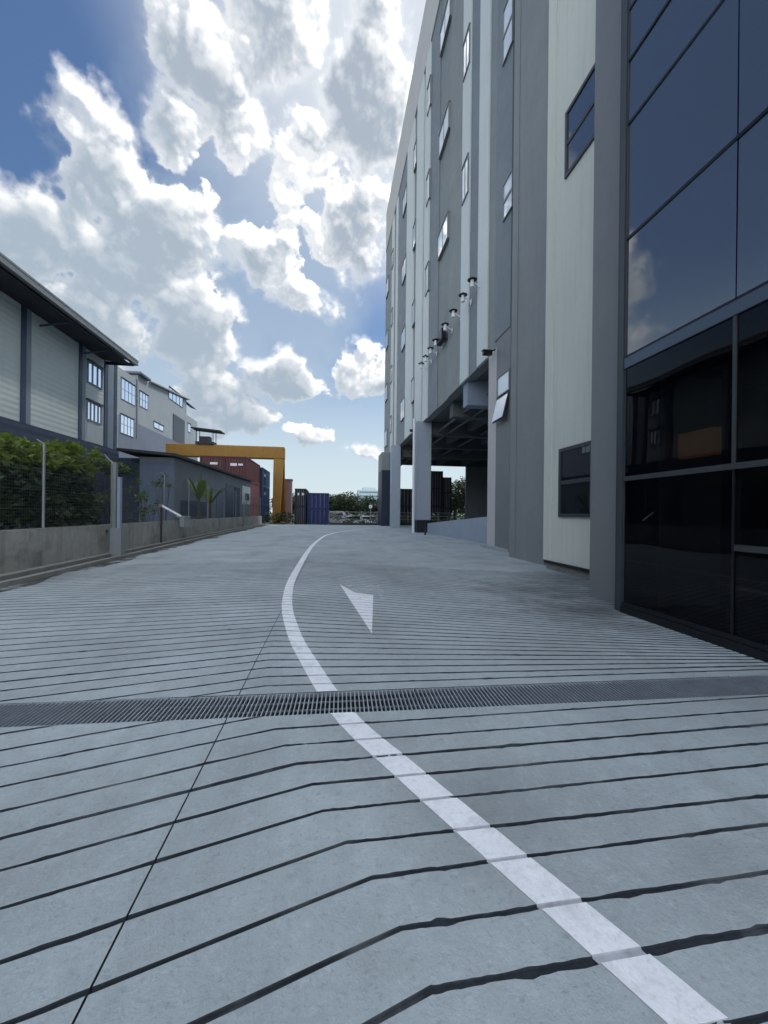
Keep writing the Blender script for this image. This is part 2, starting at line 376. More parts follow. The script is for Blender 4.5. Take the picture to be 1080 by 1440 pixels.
def mark(o):                                            # remember a prototype's own tree before copying
    keep.clear()
    st = [o]
    while st:
        q = st.pop(); keep.add(q.name); st += [c for c in bpy.data.objects if c.parent == q]

# ------------------------------------------------------------------ ground
def quad_sheet(name, x0, x1, y0, y1, z, mtl):
    o = MB().poly([(x0, y0, z), (x1, y0, z), (x1, y1, z), (x0, y1, z)]).build(name, mtl); tag(o, kind='structure'); return o
quad_sheet('ground', -1500, 1500, -300, 2500, -.30, 'hill')

DR_N = lambda X: 2.925 - .03 * X                       # near and far edge of the drain channel
DR_F = lambda X: 3.285 - .03 * X
GD = .013                                               # groove depth
rg = random.Random(3)
JX = -.73
def kink_a(k, jx): return .345 - .4525 * .195 * k + jx
grooves_a = []; grooves_b = []
for k in range(-14, 14):
    Yk = 1.19 + .195 * k + rg.uniform(-.008, .008)
    xk = .345 - .4525 * (Yk - 1.19) + rg.uniform(-.02, .02)
    xk = max(-.66, min(1.0, xk))
    grooves_a.append((Yk, xk, .29 + rg.uniform(-.008, .008), .012 + rg.uniform(-.006, .006), rg.uniform(.016, .027)))
for k in range(-5, 44):
    Yk = 3.45 + .2 * k + rg.uniform(-.01, .01)
    xk = max(-.68, -.55 - .07 * (Yk - 3.4)) if Yk > 3.2 else -.5
    sl = max(.09, .26 - .055 * max(0, Yk - 3.3)); sr = -max(.03, min(.46, .03 + .115 * (Yk - 3.4)))
    grooves_b.append((Yk, xk, sl, sr, rg.uniform(.022, .031)))
def gy(gr, X):
    Yk, xk, sl, sr, w = gr
    if X < xk: return Yk - sl * (xk - X)
    if sr < 0: return Yk + sr * min(X - xk, 5.4) 
    return Yk + sr * (X - xk)
def surf(X, Y):
    lst = grooves_a if Y < 3.1 else grooves_b
    for gr in lst:
        d = abs(Y - gy(gr, X))
        if d < gr[4] * .5: return -GD
    return 0.0
def jit(X, Y, s): return noise.noise(Vector((X * 5, Y * 9, s))) * .004 + noise.noise(Vector((X * 31, Y * 40, s))) * .0035 + max(0, noise.noise(Vector((X * 13, Y * 17, s + 3))) - .28) * (.022 if s == 9 else -.022 if s == 1 else 0)
XL, XR = -7.4, 7.9
def slab_field(mb, lst, ylo, yhi):
    def cols(gr):
        xk = gr[1]
        left = [XL + (JX - .004 - XL) * i / 140 for i in range(141)]
        mid = [JX + .004 + (xk - JX - .004) * i / 4 for i in range(5)] if xk > JX + .01 else [JX + .004 + .001 * i for i in range(5)]
        right = [mid[-1] + (XR - mid[-1]) * (i / 170) ** 1.25 for i in range(1, 171)]
        return left, mid + right
    rows = []
    for gr in lst:
        l, r = cols(gr); rr = []
        for X in l + r:
            y = gy(gr, X); w = gr[4] / 2 * (1 + .25 * noise.noise(Vector((X * 1.3, gr[0] * 7, 2))))
            clampy = lambda v: max(ylo(X), min(yhi(X), v))
            a = y - w + jit(X, y, 1); b = y + w + jit(X, y, 9)
            rr.append((X, clampy(a), clampy(b)))
        rows.append((rr, len(l)))
    first = [(X, ylo(X), ylo(X)) for X, _, _ in rows[0][0]]; last = [(X, yhi(X), yhi(X)) for X, _, _ in rows[-1][0]]
    nl = rows[0][1]
    seqs = [first] + [r[0] for r in rows] + [last]
    for j in range(len(seqs)):
        A = seqs[j]
        for i in range(len(A) - 1):
            if i == nl - 1: continue                    # the straight slab joint stays open
            (xa, a0, a1), (xb, b0, b1) = A[i], A[i + 1]
            if a1 - a0 > 1e-4 or b1 - b0 > 1e-4:        # groove
                e = .003
                mb.poly([(xa, a0 + e, -GD), (xb, b0 + e, -GD), (xb, b1 - e, -GD), (xa, a1 - e, -GD)], 1)
                mb.poly([(xa, a0, 0), (xb, b0, 0), (xb, b0 + e, -GD), (xa, a0 + e, -GD)], 1)
                mb.poly([(xa, a1 - e, -GD), (xb, b1 - e, -GD), (xb, b1, 0), (xa, a1, 0)], 1)
            if j + 1 < len(seqs):
                B = seqs[j + 1]
                (xc, c0, _), (xd, d0, _) = B[i], B[i + 1]
                if c0 - a1 > 1e-4 or d0 - b1 > 1e-4:
                    mb.poly([(xa, a1, 0), (xb, b1, 0), (xd, d0, 0), (xc, c0, 0)], 0)
sm = MB(); slab_field(sm, grooves_a, lambda X: -3.5, DR_N)
slab_field(sm, grooves_b, DR_F, lambda X: 14.5)
sm.poly([(XL, 14.5, 0), (XR, 14.5, 0), (XR, 18, 0), (XL - .2, 18, 0)])
sm.poly([(-9.6, 18, 0), (32, 18, 0), (32, 48.5, 0), (-9.6, 48.5, 0)])
sm.poly([(-9.6, -12, 0), (9, -12, 0), (9, -3.5, 0), (-9.6, -3.5, 0)])
tag(sm.build('concrete_driveway', ['slab', 'groove']), kind='structure')
bed = MB().poly([(-9.6, -12, -.02), (9, -12, -.02), (9, 2.5, -.02), (-9.6, 2.86, -.02)])
bed.poly([(-9.6, 3.62, -.02), (9, 3.06, -.02), (9, 48, -.02), (-9.6, 48, -.02)])
tag(bed.build('joint_filler', 'groove'), kind='structure')
# drain channel under the grating
dc = MB()
for (xa, xb) in ((-7.3, 4.5),):
    dc.poly([(xa, DR_N(xa), 0), (xb, DR_N(xb), 0), (xb, DR_N(xb), -.28), (xa, DR_N(xa), -.28)])
    dc.poly([(xa, DR_F(xa), 0), (xa, DR_F(xa), -.28), (xb, DR_F(xb), -.28), (xb, DR_F(xb), 0)])
    dc.poly([(xa, DR_N(xa), -.28), (xb, DR_N(xb), -.28), (xb, DR_F(xb), -.28), (xa, DR_F(xa), -.28)])
tag(dc.build('drain_channel', 'pit'), kind='structure')
def make_grate(x0):
    yc = (DR_N(x0) + DR_F(x0)) / 2
    mb = MB(); W = .355; Lg = .992
    for i in range(30):
        xx = .012 + i * (Lg - .024) / 29
        mb.box(xx - .0045, xx + .0045, -W / 2, W / 2, -.035, -.001)
    for yy in (-W / 2 + .004, W / 2 - .004): mb.box(0, Lg, yy - .003, yy + .003, -.04, -.002)
    for yy in (-.06, .06): mb.box(0, Lg, yy - .003, yy + .003, -.034, -.022)
    o = mb.build('drain_grate', 'steel'); o.location = (x0, yc, 0); o.rotation_euler.z = -.03
    return o
side_words = ['at the far left end below the boundary wall', 'second from the left end', 'third from the left end', 'left of the thin slab joint', 'just left of the thin slab joint',
              'crossed by the thin slab joint', 'where the white line meets the channel', 'just right of the white line', 'in front of the dark glass, third from its right end',
              'second from the right end', 'at the right end by the dark glass']
proto_g = make_grate(-6.27)
for i in range(11):
    o = proto_g if i == 0 else proto_g.copy()
    if i: col.objects.link(o)
    X0 = -6.27 + i * 1.0; o.location = (X0, (DR_N(X0) + DR_F(X0)) / 2, rg.uniform(-.003, .002))
    tag(o, 'steel drain grating panel ' + side_words[i], 'drain grate', 'drain gratings across the driveway')

# white centre line, painted over slabs and grooves
def catmull(pts, step=.012):
    out = []
    for i in range(len(pts) - 1):
        p0 = pts[max(i - 1, 0)]; p1 = pts[i]; p2 = pts[i + 1]; p3 = pts[min(i + 2, len(pts) - 1)]
        st = step if p1.y < 14 else .3
        n = max(2, int((p2 - p1).length / st))
        for k in range(n):
            t = k / n
            out.append(.5 * ((2 * p1) + (p2 - p0) * t + (2 * p0 - 5 * p1 + 4 * p2 - p3) * t * t + (3 * p1 - p0 - 3 * p2 + p3) * t ** 3))
    out.append(pts[-1]); return out
LP = [(945, 1405), (705, 1199), (570, 1083), (487, 1008), (440, 940), (412, 887), (404, 843), (415, 806), (437, 770), (450, 758)]
lp = [Vector((v.x, v.y)) for v in (g(*p) for p in LP)]
lp = [Vector((1.47, .3))] + lp + [Vector((-.15, 27)), Vector((1.1, 32)), Vector((3.4, 37)), Vector((6.5, 41))]
path = catmull(lp)
def paint_rows(mb, xl, xr, ya, yb, mi=0, n=6, dz=.003):
    # rows follow the grooves, so the paint dips cleanly into each of them
    for lst, lo_, hi_ in ((grooves_a, -3.0, 3.2), (grooves_b, 3.36, 12.0)):
        curves = []
        for k, gr in enumerate(lst):
            w = gr[4] / 2
            curves += [(gr, -w, dz), (gr, -w + .003, dz - GD * .8), (gr, w - .003, dz - GD * .8), (gr, w, dz)]
            if k + 1 < len(lst):
                for t in (.25, .5, .75): curves.append(((gr, lst[k + 1], t), None, dz))
        prev = None
        for c, off, z in curves:
            def cy(X): return gy(c, X) + off if off is not None else gy(c[0], X) * (1 - c[2]) + gy(c[1], X) * c[2]
            def meet(fx):
                y = cy(0.0)
                for _ in range(12): y = cy(fx(y))
                return fx(y), y
            x0, y0 = meet(xl); x1, y1 = meet(xr); ym = (y0 + y1) / 2
            if not (lo_ - .3 < ym < hi_) or y0 < ya or y1 < ya or y0 > yb or y1 > yb: prev = None; continue
            row = []
            for i in range(n + 1):
                X = x0 + (x1 - x0) * i / n; Y = cy(X)
                if lst is grooves_a: Y = min(Y, DR_N(X))
                else: Y = max(Y, DR_F(X))
                e = jit(X, Y, 4) * .6 if i in (0, n) else 0
                row.append((X + e, Y, z))
            if prev and max(abs(p[1] - q[1]) for p, q in zip(prev, row)) > 1e-4:
                for i in range(n): mb.poly([prev[i], prev[i + 1], row[i + 1], row[i]], 2 if mi == 0 and min(z, prev[0][2]) < 0 else mi)
            prev = row
def path_x(y, off):
    lo_, hi_ = 0, len(path) - 1
    while hi_ - lo_ > 1:
        mid = (lo_ + hi_) // 2
        if path[mid].y < y: lo_ = mid
        else: hi_ = mid
    a, b = path[lo_], path[hi_]; t = max(0, min(1, (y - a.y) / max(1e-6, b.y - a.y)))
    i0, i1 = max(0, lo_ - 6), min(len(path) - 1, hi_ + 6)
    sl = (path[i1].x - path[i0].x) / max(1e-6, path[i1].y - path[i0].y)
    return a.x + (b.x - a.x) * t + off * math.sqrt(1 + sl * sl)
wl = MB()
paint_rows(wl, lambda y: path_x(y, -.0825), lambda y: path_x(y, .0825), .4, 12.0)
prev = None; started = False
for i, p in enumerate(path):
    if p.y < 11.85: continue
    t = (path[min(i + 1, len(path) - 1)] - path[max(i - 1, 0)]).normalized(); n = Vector((t.y, -t.x))
    row = [(p.x + n.x * o_, p.y + n.y * o_, .004) for o_ in (-.0825, .0825)]
    if prev: wl.poly([prev[0], prev[1], row[1], row[0]])
    prev = row
tag(wl.build('centre_line', ['paint', 'paint', 'paint_dip']), kind='structure')
# worn paint: patches with holes
def worn():
    mt = bpy.data.materials.new('worn road paint'); mt.use_nodes = True; nt = mt.node_tree; N = nt.nodes; L = nt.links
    b = N['Principled BSDF']; b.inputs['Base Color'].default_value = (.6, .61, .6, 1); b.inputs['Roughness'].default_value = .8
    geo = N.new('ShaderNodeNewGeometry'); nz = N.new('ShaderNodeTexNoise'); L.new(geo.outputs['Position'], nz.inputs['Vector'])
    nz.inputs['Scale'].default_value = 3.5; nz.inputs['Detail'].default_value = 8; nz.inputs['Roughness'].default_value = .7
    mr = N.new('ShaderNodeMapRange'); L.new(nz.outputs[0], mr.inputs[0]); mr.inputs[1].default_value = .44; mr.inputs[2].default_value = .68; mr.inputs[4].default_value = .55
    L.new(mr.outputs[0], b.inputs['Alpha']); return mt
MT['worn'] = worn()
def tri_sheet(mb, pts, mi, dz=.003):
    pts = [Vector(q) for q in pts]
    ya, yb = min(p.y for p in pts), max(p.y for p in pts)
    def ext(y, fn):
        y = max(ya + 1e-4, min(yb - 1e-4, y)); xs = []
        for p, q in zip(pts, pts[1:] + pts[:1]):
            if (p.y - y) * (q.y - y) <= 0 and abs(p.y - q.y) > 1e-6: xs.append(p.x + (q.x - p.x) * (y - p.y) / (q.y - p.y))
        return fn(xs) if xs else pts[0].x
    paint_rows(mb, lambda y: ext(y, min), lambda y: ext(y, max), ya, yb, mi, 6, dz)
ar = MB()
tri_sheet(ar, (g(523, 891).xy, g(525, 836).xy, g(500, 834).xy, g(478, 822).xy), 0)
tri_sheet(ar, (g(534, 840).xy, g(540, 838).xy, g(539, 821).xy, g(527, 822).xy), 1, .003)
tri_sheet(ar, (g(500, 834).xy, g(525.5, 836).xy, g(525, 820).xy, g(481, 820).xy), 1, .006)
tag(ar.build('road_arrow', ['paint', 'worn', 'paint_dip']), kind='structure')

# ------------------------------------------------------------------ boundary wall, kerb, fence on the left
W0, W1, W2, W3 = Vector((-6.85, -12)), Vector((-6.75, 8.8)), Vector((-7.5, 24)), Vector((-8.0, 47))
wall_pts = [W0, W1, W2, W3]
def along(y):
    for a, b in zip(wall_pts, wall_pts[1:]):
        if y <= b.y: return a.lerp(b, (y - a.y) / (b.y - a.y))
    return wall_pts[-1]
bw = MB()
for a, b in zip(wall_pts, wall_pts[1:]): bw.seg(a, b, .16, 0, -.25, 1.05)
tag(bw.build('boundary_wall', 'bwall'), 'low weathered grey concrete wall under the mesh fence on the left', 'wall')
kb = MB()
for a, b in zip(wall_pts, wall_pts[1:]):
    kb.seg(a + Vector((.04, 0)), b + Vector((.04, 0)), 0.035, .20, -.2, .16); kb.seg(a + Vector((.40, 0)), b + Vector((.40, 0)), .0, .16, -.2, .10)
tag(kb.build('kerb', 'kerb'), kind='structure')
dirt = MB(); prev = None
for i in range(220):
    y = -6 + i * .24; q = along(y); w = .78 + .42 * noise.noise(Vector((y * .45, 3, 1))) + .22 * noise.noise(Vector((y * 2.1, 1, 1))) + .08 * noise.noise(Vector((y * 6, 1, 4)))
    row = [(q.x + .24, y, .006), (q.x + w + .05, y, .006)]
    if prev: dirt.poly([prev[0], prev[1], row[1], row[0]])
    prev = row
def silt():
    mt = mat('silt', (.06, .058, .052), .95, .4, 2.2); nt = mt.node_tree; N = nt.nodes; L = nt.links
    geo = N.new('ShaderNodeNewGeometry'); nz = N.new('ShaderNodeTexNoise'); L.new(geo.outputs['Position'], nz.inputs['Vector'])
    nz.inputs['Scale'].default_value = 1.5; nz.inputs['Detail'].default_value = 9; nz.inputs['Roughness'].default_value = .7
    mr = N.new('ShaderNodeMapRange'); L.new(nz.outputs[0], mr.inputs[0]); mr.inputs[1].default_value = .36; mr.inputs[2].default_value = .58
    L.new(mr.outputs[0], N['Principled BSDF'].inputs['Alpha']); return mt
tag(dirt.build('kerb_dirt', silt()), 'dark silt gathered along the kerb foot', 'dirt', kind='stuff')
fence = empty('mesh_fence', (along(9).x, 9, 1.05), 'tall grey wire mesh fence on posts standing on the left boundary wall', 'fence')
post_ys = [y for y in (-6, -2.6, .8, 4.2, 7.5, 10.45, 13.7, 18.3, 21.8, 25.5, 29.5, 33.5, 38, 42.5, 46.5)]
FT = 3.0
for y in post_ys:
    q = along(y); x = q.x - .08
    mb = MB().tube((x, y, 1.0), (x, y, FT + .12), .029, n=8); mb.tube((x, y, FT + .10), (x - .16, y, FT + .2), .016)
    mb.build('post', 'galv', fence)
wm = MB()
for a, b in zip(post_ys, post_ys[1:]):
    pa, pb = along(a), along(b); xa, xb = pa.x - .08, pb.x - .08
    for i in range(27):
        z = 1.07 + i * .075; wm.tube((xa, a, z), (xb, b, z), .0022 if i % 6 else .005, n=3, caps=False)
    if b > 2:
        n = int((b - a) / .075)
        for i in range(n):
            t = i / n; x = xa + (xb - xa) * t; y = a + (b - a) * t
            wm.tube((x, y, 1.06), (x, y, FT + .02), .0018, n=3, caps=False)
    for k in range(3):
        dz = .12 * k; dx = -.10 * k; wm.tube((xa + dx - .03, a, FT + .12 + dz * .8), (xb + dx - .03, b, FT + .12 + dz * .8), .004, n=3, caps=False)
wm.build('wire_mesh', 'wire', fence)

# ------------------------------------------------------------------ warehouse on the left
WX = -13.5
wh = empty('warehouse', (WX, 10, 0), 'long pale clad warehouse with dark blue plinth and deep dark eaves on the left', 'warehouse')
Yend = on_x(166, 570, WX).y
zb = on_x(146, 628, WX).z; ztop = on_x(114, 484, WX).z
Ysw = -14
MB().box(WX - 18, WX, Ysw, Yend, zb, ztop + .6).build('wall', 'ware', wh)
MB().box(WX - 18, WX + .05, Ysw, Yend + .05, -.2, zb - .003).build('plinth', 'ware_base', wh)
EX = -11.9
ez = on_x(0, 362, EX).z; Yeave = on_x(189, 507, EX).y
rf = MB(); 
for (p, q, r_, t) in (((EX, Ysw, ez - .12), (EX, Yeave, ez - .12), (WX - 9, Yeave, ez + 3.6), (WX - 9, Ysw, ez + 3.6)),):
    p, q, r_, t = (Vector(v) for v in (p, q, r_, t)); u = Vector((0, 0, .14))
    rf.hexa([p, q, r_, t, p + u, q + u, r_ + u, t + u])
rf.build('roof', 'roof', wh)
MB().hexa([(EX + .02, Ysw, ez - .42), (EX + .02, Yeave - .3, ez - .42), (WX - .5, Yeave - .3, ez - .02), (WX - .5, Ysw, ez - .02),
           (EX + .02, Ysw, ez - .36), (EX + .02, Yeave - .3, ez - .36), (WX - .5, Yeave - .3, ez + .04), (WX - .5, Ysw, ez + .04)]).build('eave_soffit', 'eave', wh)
gt = MB().box(EX, EX + .22, Ysw, Yeave, ez - .28, ez - .02); gt.box(EX + .2, EX + .24, Ysw, Yeave, ez - .06, ez + .02)
gt.build('gutter', 'gutter', wh)
for pxs in ((104, 496), (157, 510)):
    p = on_x(pxs[0], pxs[1], EX); 
    mb = MB().tube((EX + .1, p.y, ez - .30), (WX + .16, p.y, ez - .62), .05); mb.build('downpipe', 'ware_trim', wh)
fasc = MB().box(WX - 4, EX - .0, Yeave - .12, Yeave - .02, ez - .32, ez - .14); fasc.build('end_fascia', 'eave', wh)
def pier(pa, pb, py, mtl, dx=.12, z0=None, name='pier'):
    ya, yb = on_x(pa, py, WX).y, on_x(pb, py, WX).y
    MB().box(WX + .004, WX + dx, min(ya, yb), max(ya, yb), zb if z0 is None else z0, ztop + .25).build(name, mtl, wh)
pier(28.5, 35, 520, 'ware_trim', .06); pier(35.2, 42, 520, 'ware_light', .05)
pier(110, 114, 560, 'ware_trim', .06); pier(114.2, 119, 560, 'ware_light', .05)
pier(146, 150.5, 560, 'ware_trim', .06); pier(150.8, 159, 560, 'ware_light', .045); pier(159.3, 163.5, 560, 'ware_trim', .06)
ya = -2.0
for _ in range(3):
    MB().box(WX + .004, WX + .22, ya, ya + .5, zb, ztop + .2).build('pier', 'ware_trim', wh); ya -= 5.2
def wwin(pa, pb, ya_, yb_, X, par, nbar=2, nrow=2, gm='glass_lou', sill=True):
    A = on_x(pa, (ya_ + yb_) / 2, X); B = on_x(pb, (ya_ + yb_) / 2, X)
    zt = on_x((pa + pb) / 2, ya_, X).z; zb_ = on_x((pa + pb) / 2, yb_, X).z
    y0, y1 = sorted((A.y, B.y)); fr = MB(); s = 1 if X < 0 else -1
    xs = sorted((X + s * .01, X + s * .07)); t = .07
    fr.box(*xs, y0, y0 + t, zb_, zt); fr.box(*xs, y1 - t, y1, zb_, zt); fr.box(*xs, y0 + t, y1 - t, zt - t, zt); fr.box(*xs, y0 + t, y1 - t, zb_, zb_ + t)
    for i in range(1, nbar + 1):
        yy = y0 + (y1 - y0) * i / (nbar + 1); fr.box(xs[0] + .004, xs[1] - .004, yy - .03, yy + .03, zb_ + t, zt - t)
    for i in range(1, nrow):
        zz = zb_ + (zt - zb_) * i / nrow; fr.box(xs[0] + .008, xs[1] - .008, y0 + t, y1 - t, zz - .025, zz + .025)
    w = fr.build('window', 'ware_light' if gm == 'glass_lou' else 'frame_dark', par)
    xp = X + s * .03
    MB().poly([(xp, y0 + .02, zb_ + .02), (xp, y0 + .02, zt - .02), (xp, y1 - .02, zt - .02), (xp, y1 - .02, zb_ + .02)][::s]).build('pane', gm, w).parent = w
    if sill:
        zs = sorted((X + s * .004, X + s * .14)); MB().box(*zs, y0 - .05, y1 + .05, zt + .01, zt + .09).build('sun_hood', 'frame_dark', w)
    return w
wwin(122, 143, 513, 543, WX, wh, 2, 1); wwin(121, 142, 567, 594, WX, wh, 3, 1)
ya, yb = on_x(121, 610, WX).y, on_x(143, 610, WX).y
MB().box(WX + .004, WX + .06, ya, yb, zb + .02, on_x(130, 597, WX).z).build('shutter_panel', mat('pale panel', srgb(190, 198, 200), .5, .05, 1, ribs=('Y', .15)), wh)

# ------------------------------------------------------------------ grey factory block beyond it
F2X = -25.0
f2 = empty('factory_block', (F2X, 60, 0), 'stepped pale grey factory block with hooded windows beyond the warehouse', 'factory')
Y0 = on_x(150, 560, F2X).y
def yx(px, py, X=F2X): return on_x(px, py, X).y
ya1, yb1, yc1 = yx(194, 560), yx(262, 580), yx(278, 600)
z1 = on_x(170, 518, F2X).z; zm = on_x(185, 592, F2X).z
MB().box(F2X - 14, F2X, Y0, ya1, zm, z1).build('wall', 'fac2', f2)
z2a, z2b = on_x(208, 524, F2X).z, on_x(262, 562, F2X).z
MB().hexa([(F2X - 14, ya1, zm), (F2X, ya1, zm), (F2X, yb1, zm), (F2X - 14, yb1, zm), (F2X - 14, ya1, z1 + .7), (F2X, ya1, z1 + .7), (F2X, yb1, z2b), (F2X - 14, yb1, z2b)]).build('wall', 'fac2', f2)
z3 = on_x(270, 588, F2X).z
MB().box(F2X - 12, F2X - .05, yb1 + .01, yc1, zm, z3).build('wall', 'fac2', f2)
MB().box(F2X - 14.1, F2X + .06, Y0 - .05, yc1, -.2, zm - .004).build('plinth', 'fac2b', f2)
MB().box(F2X - 3.0, F2X + .5, ya1 - .5, ya1 + 2.5, z1 + .75, z1 + 1.0).build('roof', 'roof', f2)
mb = MB(); mb.hexa([(F2X - 4, ya1 + 3.0, z1 + .75), (F2X + .45, ya1 + 3.0, z1 + .75), (F2X + .45, yb1 + .6, z2b + .1), (F2X - 4, yb1 + .6, z2b + .1),
                    (F2X - 4, ya1 + 3.0, z1 + .9), (F2X + .45, ya1 + 3.0, z1 + .9), (F2X + .45, yb1 + .6, z2b + .28), (F2X - 4, yb1 + .6, z2b + .28)]); mb.build('roof', 'gutter', f2)
wwin(170, 190, 537, 566, F2X, f2, 3, 2); wwin(196, 208, 553, 574, F2X, f2, 2, 2); wwin(169, 188, 586, 612, F2X + .06, f2, 3, 2); wwin(216, 230, 596, 604, F2X, f2, 1, 1)
w = wwin(237, 257, 551, 567, F2X, f2, 3, 1, 'glass_dk'); 
wwin(264, 268, 596, 608, F2X - .05, f2, 0, 1)
ya, yb = yx(243, 600), yx(259, 600); zt, zb2 = on_x(250, 586, F2X).z, on_x(250, 628, F2X).z
MB().box(F2X + .004, F2X + .10, ya, yb, zm, zt).build('roller_door', 'frame_dark', f2)
ya = yx(192, 560); MB().tube((F2X + .1, ya, zm - 2), (F2X + .1, ya, z1), .08).build('downpipe', 'galv', f2)
aw = MB().hexa([(F2X - .1, yb1 + .1, z2b - .75), (F2X + .8, yb1 + .1, z2b - 1.0), (F2X + .8, yb1 + 2.6, z2b - 1.0), (F2X - .1, yb1 + 2.6, z2b - .75),
                (F2X - .1, yb1 + .1, z2b - .2), (F2X + .8, yb1 + .1, z2b - .95), (F2X + .8, yb1 + 2.6, z2b - .95), (F2X - .1, yb1 + 2.6, z2b - .2)])
aw.build('awning', mat('blue awning', srgb(40, 60, 130), .6), f2)

# ------------------------------------------------------------------ lean-to shed behind the wall
sA = on_x(245, 640, -9.6); sB = on_x(352, 676, -8.55)
sh = empty('lean_to_shed', (sA.x, sA.y, 0), 'grey lean-to shed with thin dark rusty roof behind the mesh fence', 'shed')
SZ = sA.z - .15; SZ2 = sB.z - .15
eL = on_y(196, 690, sA.y).x
MB().hexa([(sA.x, sA.y, -.2), (sB.x, sB.y, -.2), (sB.x - 4, sB.y, -.2), (eL, sA.y + .01, -.2), (sA.x, sA.y, SZ), (sB.x, sB.y, SZ2), (sB.x - 4, sB.y, SZ2), (eL, sA.y + .01, SZ)]).build('wall', 'shed', sh)
MB().box(eL + .05, sA.x - .02, sA.y - .03, sA.y - .004, -.2, SZ - .3).build('end_wall', 'shed_end', sh)
rl = on_y(165, 632, sA.y - .5); rc = Vector((sA.x + .3, sA.y - .6, SZ + .02)); rr_ = Vector((sB.x + .35, sB.y + .2, SZ2 + .02))
rb = Vector((sB.x - 4.5, sB.y + .2, SZ2 + .2)); rlz = Vector((rl.x, sA.y - .6, SZ + .25)); u = Vector((0, 0, .16))
MB().hexa([rc, rr_, rb, rlz, rc + u, rr_ + u, rb + u, rlz + u]).build('roof', 'rust', sh)
MB().box(eL - 5, eL + .04, sA.y + 1.6, sA.y + 1.8, -.2, SZ + .1).build('open_bay_wall', 'ware_trim', sh)
def shed_pt(t, z): 
    p = sA.xy.lerp(sB.xy, t); return Vector((p.x, p.y, z))
def shed_panel(t0, t1, z0, z1_, name, mtl, out=.05):
    a, b = shed_pt(t0, 0), shed_pt(t1, 0)
    return MB().seg((a.x + .004, a.y), (b.x + .004, b.y), -.0, out, z0, z1_).build(name, mtl, sh)
shed_panel(.55, .66, 0, SZ - .9, 'door', 'ware_trim'); shed_panel(.68, .78, 0, SZ - 1.0, 'door', 'ware_base')
shed_panel(.83, .99, 2.3, SZ - .7, 'notice_board', 'whitep', .06); shed_panel(.88, .96, 2.7, 3.4, 'air_vent', 'frame_dark', .09)
shed_panel(.05, .30, 1.2, 2.2, 'louvre', 'ware_base'); shed_panel(.42, .52, 0.8, 2.9, 'louvre', 'shed_end')

# ------------------------------------------------------------------ containers, crane
def container(name, loc, L_, W_, H_, mtl, label, door_side=1, rz=0, group=None, marks=()):
    e = empty(name, (0, 0, 0), label, 'container', group)
    b = MB(); rib = .035; per = .28
    def corr(p0, p1, out):                              # corrugated side between two corner posts
        p0 = Vector(p0); p1 = Vector(p1); n = int((p1 - p0).length / per); prev = None; seq = []
        for i in range(n):
            for (t, o) in ((0, 0), (.3, 0), (.5, -rib), (.8, -rib)): seq.append((p0.lerp(p1, (i + t) / n), o))
        seq.append((p1, 0))
        for (a, oa), (c, oc) in zip(seq, seq[1:]):
            A = a + Vector(out) * oa; C = c + Vector(out) * oc
            b.poly([(A.x, A.y, .15), (C.x, C.y, .15), (C.x, C.y, H_ - .1), (A.x, A.y, H_ - .1)])
    w, l = W_ / 2, L_ / 2
    corr((-w, -l, 0), (w, -l, 0), (0, -1, 0)); corr((w, l, 0), (-w, l, 0), (0, 1, 0)); corr((-w, l, 0), (-w, -l, 0), (-1, 0, 0)); corr((w, -l, 0), (w, l, 0), (1, 0, 0))
    b.poly([(-w, -l, H_ - .03), (w, -l, H_ - .03), (w, l, H_ - .03), (-w, l, H_ - .03)])
    sides = b.build('side_panels', mtl, e)
    f = MB()
    for sx in (-1, 1):
        for sy in (-1, 1): f.box(sx * w - .06, sx * w + .06, sy * l - .06, sy * l + .06, .02, H_)
        f.box(sx * w - .05, sx * w + .05, -l + .06, l - .06, .02, .17); f.box(sx * w - .05, sx * w + .05, -l + .06, l - .06, H_ - .12, H_ - .004)
    for sy in (-1, 1):
        f.box(-w + .06, w - .06, sy * l - .05, sy * l + .05, .02, .17); f.box(-w + .06, w - .06, sy * l - .05, sy * l + .05, H_ - .12, H_ - .004)
    f.build('corner_frame', mtl, e)
    if door_side:
        d = MB(); yy = -l - .07
        for x in (-w * .6, -w * .2, w * .2, w * .6): d.tube((x, yy, .12), (x, yy, H_ - .1), .025, n=6)
        d.build('locking_bars', 'galv', e)
    for (mx, mz, mw, mh, axis) in marks:
        q = MB()
        if axis == 'y': q.box(mx - mw, mx + mw, -l - .03, -l + .01, mz, mz + mh)
        else: q.box(w - .01, w + .03, mx - mw, mx + mw, mz, mz + mh)
        q.build('marking', 'whitep', e)
    e.location = loc; e.rotation_euler.z = rz
    return e
CXR = -9.45
yR0 = on_x(347, 660, CXR).y
HC = (on_x(347, 642, CXR).z) / 3
k_words = ['bottom', 'middle', 'topmost']
for k in range(3):
    mk = ((-.2, 1.5, .35, .3, 'y'), (.55, 1.55, .25, .22, 'y')) if k == 2 else ()
    container('shipping_container', (CXR - 1.22, yR0 + 4, k * HC), 8, 2.44, HC - .02, 'maroon_box' if k < 2 else 'red_box', f'faded red container nearest the driveway, {k_words[k]} of its stack, behind the shed', 0, group='red containers behind the shed', marks=mk)
    container('shipping_container', (CXR - 3.75, yR0 + 4, k * HC), 8, 2.44, HC - .02, 'red_box', f'dark red container farther from the driveway, {k_words[k]} of its stack, behind the shed', 0, group='red containers behind the shed', marks=((0.2, 1.6, .4, .25, 'y'),) if k == 2 else ())
yB0 = on_x(365.5, 660, CXR + .3).y
HB = on_x(366, 655, CXR + .3).z / 3
